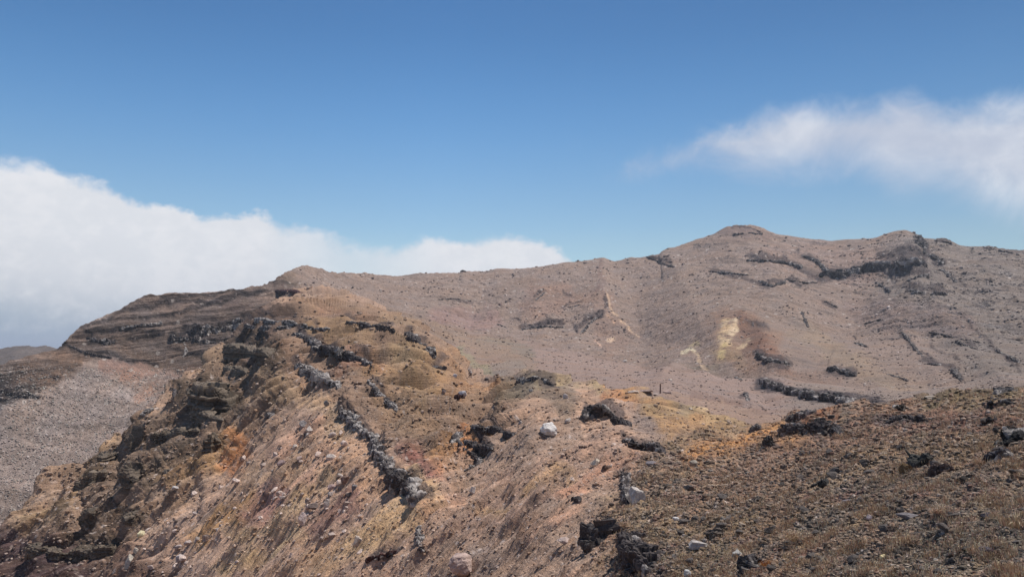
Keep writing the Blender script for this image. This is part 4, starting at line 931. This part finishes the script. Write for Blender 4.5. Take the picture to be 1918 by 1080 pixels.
# --- loose stones one can still count: shared blocks, one object each
PROTO = {}
def protos(kind, col, n=7, sub=2):
    out = []
    for i in range(n):
        rng = np.random.default_rng(hash_seed(kind)+i); v, f = rock_verts(rng, sub, 10, .06)
        c = np.array(srgb(*col))*rng.uniform(.7, 1.25); me = new_mesh_np('stone', v, f, 3, np.clip(np.tile(c, (len(v), 1))*(1+.15*perlin(v[:, 0]*3, v[:, 1]*3))[:, None], .01, .8))
        out.append(me)
    return out
def hash_seed(s): return sum(ord(c)*(i+3) for i, c in enumerate(s))*13
USED = set()
MARKS = [('the tall pale boulder',1192,927),('the cream triangular stone',1649,1044),('the brown rounded boulder',1697,878),('the overhanging ledge',1510,815),('the big craggy outcrop',1195,1040),('the black square block',1412,1060),('the pale broken slab',1308,1018),('the rounded grass tuft',1496,1012),('the flat bluish slab',1590,938),
         ('the long brownish rock',1765,878),('the craggy rock near the right edge',1868,848),('the buff boulder',1297,869),('the long grey slab',1703,964),('the wide dark slab',1868,752),('the long dark rock row',1700,785),('the flat purplish stone',1855,1030),('the capped rock',1416,802),('the dark violet stone',1850,965),
         ('the thick lava outcrop',770,912),('the upright pale block',676,1013),('the long pinkish boulder',567,972),('the wedge shaped boulder',620,856),('the boulder trio',576,803),('the boulder line',360,1020),('the long whitish boulder',249,1050),('the layered ash towers',290,900),('the grey blocks',665,918),('the brown boulder heap',640,898),('the cream stone',277,1000),('the narrow lava band',690,810)]
def stone_label(label, px, py, sz, sc, smax, r):
    size = 'tiny' if sz < smax*.38 else ('small' if sz < smax*.55 else ('medium' if sz < smax*.75 else 'large'))
    shape = 'flat' if sc[2] < .68*sc[0] else ('blocky' if sc[2] > .9*sc[0] else 'angular')
    kind = label.split(' stone')[0]
    ms = sorted(MARKS, key=lambda q: (q[1]-px)**2+(q[2]-py)**2)
    for near in ms[:5]:
        dx, dy = px-near[1], py-near[2]
        ds_ = [('right of' if dx > 0 else 'left of', abs(dx)), ('below' if dy > 0 else 'above', abs(dy)*1.4)]; ds_.sort(key=lambda q: -q[1])
        dist = 'just ' if math.hypot(dx, dy) < 45 else ('well ' if math.hypot(dx, dy) > 110 else '')
        opts = [dist+ds_[0][0]] + ([f'{dist}{ds_[1][0]} and {ds_[0][0]}'] if ds_[1][1] > .35*ds_[0][1] else [])
        for d in opts:
            t = f'{size} {shape} {kind} stone {d} {near[0]}'
            if t not in USED and len(t.split()) <= 16: USED.add(t); return t
    return f'{size} {shape} {kind} stone among others near {ms[0][0]}'
def scatter_things(kind, col, n, poly, smin, smax, label, group, mat, seed):
    ms = protos(kind, col); rng = np.random.default_rng(seed)
    for me in ms: me.materials.append(mat)
    xs = [p[0] for p in poly]; ys = [p[1] for p in poly]; k = 0
    while k < n:
        px = rng.uniform(min(xs), max(xs)); py = rng.uniform(min(ys), max(ys)); ins = False
        for (x0, y0), (x1, y1) in zip(poly, poly[1:]+poly[:1]):
            if (y0 > py) != (y1 > py) and px < (x1-x0)*(py-y0)/(y1-y0)+x0: ins = not ins
        if not ins: continue
        if perlin(np.array([px/70.]), np.array([py/40.]))[0] < rng.uniform(-.45, .45): continue
        P, nn, r = on_ground(px, py); s = (smin + (smax-smin)*rng.random()**2.0)*r/FPX/2
        o = bpy.data.objects.new(kind, ms[int(rng.integers(len(ms)))]); scn.collection.objects.link(o)
        o.location = P + nn*s*.15; o.scale = (s*rng.uniform(.8, 1.3), s*rng.uniform(.8, 1.2), s*rng.uniform(.5, .95)); o.rotation_euler = (rng.uniform(-.5, .5), rng.uniform(-.5, .5), rng.uniform(0, 6.28))
        tag(o, stone_label(label, px, py, s*2/(r/FPX), o.scale, smax, r), 'stone', group); k += 1
scatter_things('lava_stone', (84,77,73), 150, [(1180,1080),(1200,880),(1420,815),(1600,770),(1918,740),(1918,1080)], 7, 26, 'dark lava stone', 'loose dark lava stones on the near slope', MR_NEAR, 21)
scatter_things('pale_stone', (176,158,148), 110, [(240,1080),(360,930),(480,800),(640,780),(720,900),(770,960),(760,1080)], 5, 17, 'pale stone', 'loose pale stones on the crater wall', MR_MID, 22)

# --- gravel: uncountable stones, one object per ground
def stones_stuff(name, label, rowmask, n, smin, smax, cols, mat, seed, sub=1, dark=.5, keepf=None, pw=3.0, maxr=1e9):
    rng = np.random.default_rng(seed); vis2 = (PY1 <= RUN+0.6) & rowmask & (PX1 > -120) & (PX1 < 2040) & (PY1 < 1180) & (RR < maxr)
    I, J = np.nonzero(vis2); w_ = (DS[I, J]*0+1.0)
    pyd = np.abs(PY1[np.minimum(I+1, NR-1), J]-PY1[I, J]); w_ = np.clip(pyd, .02, 4)
    if keepf is not None: w_ = w_*keepf[I, J]
    w_ /= w_.sum(); q = rng.choice(len(I), n, p=w_)
    I = I[q]; J = J[q]; I1 = np.minimum(I+1, NR-1); J1 = np.minimum(J+1, NA-1); a = rng.random(n)[:, None]; b = rng.random(n)[:, None]
    P = np.stack([X1, Y1, Z1], -1); base = P[I, J]; c = base + (P[I1, J]-base)*a + (P[I, J1]-base)*b
    vv = []; tmpl = [rock_verts(np.random.default_rng(seed*50+i), sub, 6, 0) for i in range(12)]
    V = np.array([t[0] for t in tmpl]); f = tmpl[0][1]; nv = V.shape[1]
    which = rng.integers(12, size=n); s = (smin + (smax-smin)*rng.random(n)**pw)*RR[I, J]/FPX/2
    ang = rng.random(n)*6.283; sc = np.stack([rng.uniform(.8, 1.4, n), rng.uniform(.8, 1.3, n), rng.uniform(.35, .9, n)], -1)
    v = V[which]*sc[:, None, :]*s[:, None, None]; x = v[..., 0]*np.cos(ang)[:, None]-v[..., 1]*np.sin(ang)[:, None]; y = v[..., 0]*np.sin(ang)[:, None]+v[..., 1]*np.cos(ang)[:, None]
    v = np.stack([x, y, v[..., 2]], -1) + c[:, None, :] + (NRM[I, J]*(s*.1)[:, None])[:, None, :]
    F = (f[None]+(np.arange(n)*nv)[:, None, None]).reshape(-1, 3)
    ci = np.array([srgb(*q_) for q_ in cols])[rng.integers(len(cols), size=n)]*np.exp(rng.normal(size=n)*.22)[:, None]
    loc = COL[I, J]; ci = ci*.6+loc*.4
    C = np.repeat(np.clip(ci, .012, .8), nv, axis=0)
    me = new_mesh_np(name, v.reshape(-1, 3), F, 3, C); me.materials.append(mat); o = bpy.data.objects.new(name, me); scn.collection.objects.link(o)
    tag(o, label, None, None, 'stuff'); return o
stones_stuff('gravel', 'dark and brown gravel covering the near slope', isF & (GRASS > .15), 60000, 1.2, 11, [(76,70,66),(90,82,76),(100,90,80),(122,106,92),(70,67,66),(152,138,124),(108,84,76),(132,114,98),(92,88,84)], MR_NEAR, 31, pw=3.6, keepf=GRASS)
stones_stuff('rubble', 'mixed rubble strewn over the crater wall', isF & (GRASS <= .35), 22000, 1.6, 9, [(150,132,118),(120,104,94),(168,150,138),(92,80,74),(140,112,92)], MR_MID, 32, pw=4.0)
stones_stuff('scree', 'pale scree stones on the slope under the left cliff', isB & (PX < 430) & (PY > 690), 12000, 1.0, 4.2, [(172,168,158),(160,146,136),(196,184,176),(120,106,100)], MR_FAR, 33, pw=4.0)
stones_stuff('stone_field', 'scattered stones on the far grey slopes', (isM | isB) & (PX > 560) & (K[:, None] < 10.05), 15000, 1.2, 6.5, [(124,110,104),(112,98,92),(150,134,124),(188,172,162),(98,87,83)], MR_FAR, 34, pw=4.5, keepf=np.clip(.25+MOT*1.2, .04, 2)*np.where(PX > 1600, 2.2, 1.0)*np.where(isM, 1.6, 1.0)+np.where(isM, .25, 0))

# --- dry grass
def blades(centers, up, length, nb, rng, spread, cols, wid=.0035, lean=.75):
    n = len(centers); k = n*nb; c = np.repeat(centers, nb, 0); L_ = np.repeat(length, nb)*rng.uniform(.45, 1.1, k); a = rng.random(k)*6.283
    d = np.stack([np.cos(a), np.sin(a), np.zeros(k)], -1); le = rng.uniform(.1, lean, k)[:, None]
    root = c + d*(np.repeat(spread, nb)*np.sqrt(rng.random(k)))[:, None]; u = np.array([0, 0, 1.0])
    mid = root + (u*(1-le*.3)+d*le*.5)*(L_*.55)[:, None]; tip = root + (u*(1-le*.75)+d*le)*L_[:, None]
    sd_ = np.stack([-np.sin(a+1), np.cos(a+1), np.zeros(k)], -1)*(wid*(1+np.linalg.norm(c, axis=1)*.055))[:, None]
    v = np.stack([root-sd_, root+sd_, mid+sd_*.7, mid-sd_*.7, tip, tip+sd_*.1], 1)
    o = (np.arange(k)*6)[:, None]; f = np.concatenate([o+[0, 1, 2, 3], o+[3, 2, 5, 4]])
    ci = np.array([srgb(*q) for q in cols])[rng.integers(len(cols), size=k)]*np.exp(rng.normal(size=k)*.18)[:, None]
    return v.reshape(-1, 3), f, np.repeat(np.clip(ci, .02, .8), 6, 0)
MGR = bpy.data.materials.new('dry grass'); MGR.use_nodes = True
_b = MGR.node_tree.nodes['Principled BSDF']; _a = MGR.node_tree.nodes.new('ShaderNodeAttribute'); _a.attribute_name = 'surface'
MGR.node_tree.links.new(_a.outputs['Color'], _b.inputs['Base Color']); _b.inputs['Roughness'].default_value = .8
STRAW = [(214,192,158),(196,168,134),(170,146,118),(218,200,166),(172,134,112),(184,148,130),(142,122,102)]
def grass_stuff():
    rng = np.random.default_rng(77); clump = px_scale_noise(f_iso, 60, 6.6) + .7*px_scale_noise(f_iso, 24, 4.1)
    m = (PY1 <= RUN+.6) & isF & (GRASS > .3) & (PX1 > 1000) & (PX1 < 2060) & (PY1 < 1200) & (RR < 60)
    I, J = np.nonzero(m); w_ = np.clip(np.abs(PY1[np.minimum(I+1, NR-1), J]-PY1[I, J]), .02, 4)*np.clip(clump[I, J]+.02, .0, 1)**1.3*GRASS[I, J]
    w_ = w_/w_.sum(); n = 10000; q = rng.choice(len(I), n, p=w_); I = I[q]; J = J[q]
    c = np.stack([X1, Y1, Z1], -1)[I, J] + rng.normal(size=(n, 3))*np.array([1, 1, 0])*(RR[I, J]*.002)[:, None]
    r = RR[I, J]; L_ = np.clip(.04+.0022*r, .03, .13)*rng.uniform(.6, 1.4, n)
    v, f, cc = blades(c, None, L_, 12, rng, L_*.8, STRAW, .0022)
    me = new_mesh_np('dry_grass', v, f, 4, cc); me.materials.append(MGR); o = bpy.data.objects.new('dry_grass', me); scn.collection.objects.link(o)
    tag(o, 'short straw coloured grass mats growing between the near stones', None, None, 'stuff')
grass_stuff()
for i, (px, py, s, nb, lab) in enumerate([(1496,1012,.16,520,'rounded golden dry tuft in the foreground gravel left of the cream triangular stone'), (1772,960,.12,300,'yellowish dry tuft beside the long low grey slab'), (1440,1058,.09,180,'small orange brown tuft right of the black square block'),
                                           (1905,985,.15,300,'straw tuft cut by the right edge of the photo'), (1845,868,.16,260,'pale straw tuft under the dark rock at the right'), (1180,985,.2,300,'pale dry tuft above the big craggy outcrop'), (1705,1015,.11,220,'reddish dry tuft above the cream triangular stone')]):
    P, nn, r = on_ground(px, py); rng = np.random.default_rng(300+i)
    v, f, cc = blades(np.zeros((1, 3)), None, np.array([s]), nb, rng, np.array([s*1.0]), STRAW if i != 2 else [(186,128,70),(160,104,60)], .003, 1.0)
    me = new_mesh_np('grass_tuft', v, f, 4, cc); me.materials.append(MGR); o = bpy.data.objects.new('grass_tuft', me); scn.collection.objects.link(o); o.location = P
    tag(o, lab, 'grass tuft', 'dry grass tufts in the foreground')

# --- wooden marker post on the saddle
def simple_mat(name, col, rough=.85, sc=20, amt=.25):
    m = bpy.data.materials.new(name); m.use_nodes = True; nt = m.node_tree; b = nt.nodes['Principled BSDF']; b.inputs['Roughness'].default_value = rough
    n = nt.nodes.new('ShaderNodeTexNoise'); n.inputs['Scale'].default_value = sc; n.inputs['Detail'].default_value = 5
    r = nt.nodes.new('ShaderNodeMix'); r.data_type = 'RGBA'; c = srgb(*col); r.inputs[6].default_value = (*(c*(1-amt)), 1); r.inputs[7].default_value = (*(c*(1+amt)), 1)
    nt.links.new(n.outputs[0], r.inputs[0]); nt.links.new(r.outputs[2], b.inputs['Base Color']); return m
def post():
    P, nn, r = on_ground(1236, 737); h = 17.5*r/FPX; w = 1.35*r/FPX
    bm = bmesh.new(); ring = []
    for z, k in ((-.3, 1.0), (h*.6, .96), (h-.04, .92), (h, .7)):
        ring.append([bm.verts.new((w*k*math.cos(a)+.02*z, w*k*math.sin(a), z)) for a in [2*math.pi*i/10 for i in range(10)]])
    for a, b in zip(ring[:-1], ring[1:]):
        for i in range(10): bm.faces.new((a[i], a[(i+1) % 10], b[(i+1) % 10], b[i]))
    bm.faces.new(ring[-1]); me = bpy.data.meshes.new('marker_post'); bm.to_mesh(me); bm.free(); me.materials.append(simple_mat('weathered wood', (104,74,62)))
    o = bpy.data.objects.new('marker_post', me); scn.collection.objects.link(o); o.location = P; tag(o, 'short brown wooden post standing upright on the orange saddle', 'post')
post()
# pale slabs lying along the saddle left of the post
def slab(px, py, w, h, col, lab, seed):
    o = boulder(px, py, w, h, col, lab, 'rock slab', 'pale slabs beside the post', seed=seed, name='rock_slab', cuts=14, depth=.5, sub=4, parts=1); return o
slab(1186,733,26,6,(190,174,162),'pale flat slab left end of the row beside the post',1)
slab(1208,736,28,6,(158,138,130),'pinkish grey slab in the middle of the row left of the post',2)
slab(1226,739,18,5,(160,144,136),'small flat slab touching the foot of the post',3)
slab(1250,735,18,8,(176,152,142),'pale pink rock slab right of the post',4)

# --- the hiker on the rim: one skinned figure, with clothes as children
def hiker():
    P, nn, r = on_ground(881, 707); root = bpy.data.objects.new('person', None); scn.collection.objects.link(root); root.location = P; root.rotation_euler = (0, 0, R(200)); S = 13.2*r/FPX/1.72; root.scale = (S,)*3
    tag(root, 'tiny hiker in white top and dark trousers standing on the rim path', 'person')
    def skin(name, pts, edges, rad, mat):
        me = bpy.data.meshes.new(name); me.from_pydata(pts, edges, []); me.materials.append(mat); o = bpy.data.objects.new(name, me); scn.collection.objects.link(o); o.parent = root
        o.modifiers.new('skin', 'SKIN'); o.modifiers.new('sub', 'SUBSURF').levels = 2; o.modifiers[-1].render_levels = 2
        for v_, q in zip(me.skin_vertices[0].data, rad): v_.radius = (q, q)
        me.skin_vertices[0].data[0].use_root = True
        return o
    skinm = simple_mat('skin', (190,140,112), .6); wh = simple_mat('white cloth', (215,212,206)); dk = simple_mat('dark cloth', (46,44,48)); hr = simple_mat('hat', (222,214,198))
    body = [(0,0,.92),(0,0,1.12),(0,0,1.38),(0,0,1.5),(0,.02,1.62),(-.19,0,1.38),(-.27,.02,1.12),(-.22,.16,.95),(-.21,.2,.88),(.19,0,1.38),(.28,0,1.12),(.26,.1,.88),(.26,.12,.8),(-.1,0,.88),(-.12,.05,.48),(-.12,0,.08),(-.12,.14,.04),(.1,0,.88),(.13,-.06,.48),(.14,-.12,.08),(.14,.02,.04)]
    ed = [(0,1),(1,2),(2,3),(3,4),(2,5),(5,6),(6,7),(7,8),(2,9),(9,10),(10,11),(11,12),(0,13),(13,14),(14,15),(15,16),(0,17),(17,18),(18,19),(19,20)]
    skin('body', body, ed, [.14,.14,.14,.055,.1,.06,.045,.035,.03,.06,.045,.035,.03,.09,.06,.04,.035,.09,.06,.04,.035], skinm)
    skin('jacket', [(0,0,.95),(0,0,1.15),(0,0,1.40),(-.2,0,1.38),(-.28,.02,1.12),(-.23,.15,.97),(.2,0,1.38),(.29,0,1.12),(.27,.09,.92)], [(0,1),(1,2),(2,3),(3,4),(4,5),(2,6),(6,7),(7,8)], [.17,.165,.165,.075,.06,.05,.075,.06,.05], wh)
    skin('trousers', [(0,0,.92),(-.1,0,.86),(-.12,.05,.48),(-.12,0,.12),(.1,0,.86),(.13,-.06,.48),(.14,-.12,.12)], [(0,1),(1,2),(2,3),(0,4),(4,5),(5,6)], [.16,.11,.08,.065,.11,.08,.065], dk)
    bm = bmesh.new(); bmesh.ops.create_uvsphere(bm, u_segments=16, v_segments=8, radius=.115)
    for v_ in bm.verts:
        v_.co.z = v_.co.z*.8 if v_.co.z > 0 else v_.co.z*.15
        if v_.co.z < .01: v_.co.x *= 1.55; v_.co.y *= 1.55
    me = bpy.data.meshes.new('hat'); bm.to_mesh(me); bm.free(); me.materials.append(hr); o = bpy.data.objects.new('hat', me); scn.collection.objects.link(o); o.parent = root; o.location = (0,.02,1.66)
hiker()

# --- thin summer air between the near slope and the far mountain
def haze():
    bm = bmesh.new(); bmesh.ops.create_cube(bm, size=1.0)
    for v in bm.verts: v.co = (v.co.x*220000, v.co.y*220000, (-1200 if v.co.z < 0 else 260))
    me = bpy.data.meshes.new('haze'); bm.to_mesh(me); bm.free()
    m = bpy.data.materials.new('haze'); m.use_nodes = True; nt = m.node_tree; nt.nodes.remove(nt.nodes['Principled BSDF'])
    v = nt.nodes.new('ShaderNodeVolumePrincipled'); v.inputs['Color'].default_value = (.80, .88, 1.0, 1); v.inputs['Density'].default_value = HAZE; v.inputs['Anisotropy'].default_value = .2
    nt.links.new(v.outputs[0], nt.nodes['Material Output'].inputs['Volume']); me.materials.append(m)
    o = bpy.data.objects.new('haze', me); scn.collection.objects.link(o); o['kind'] = 'stuff'
HAZE = 0.00008
haze()
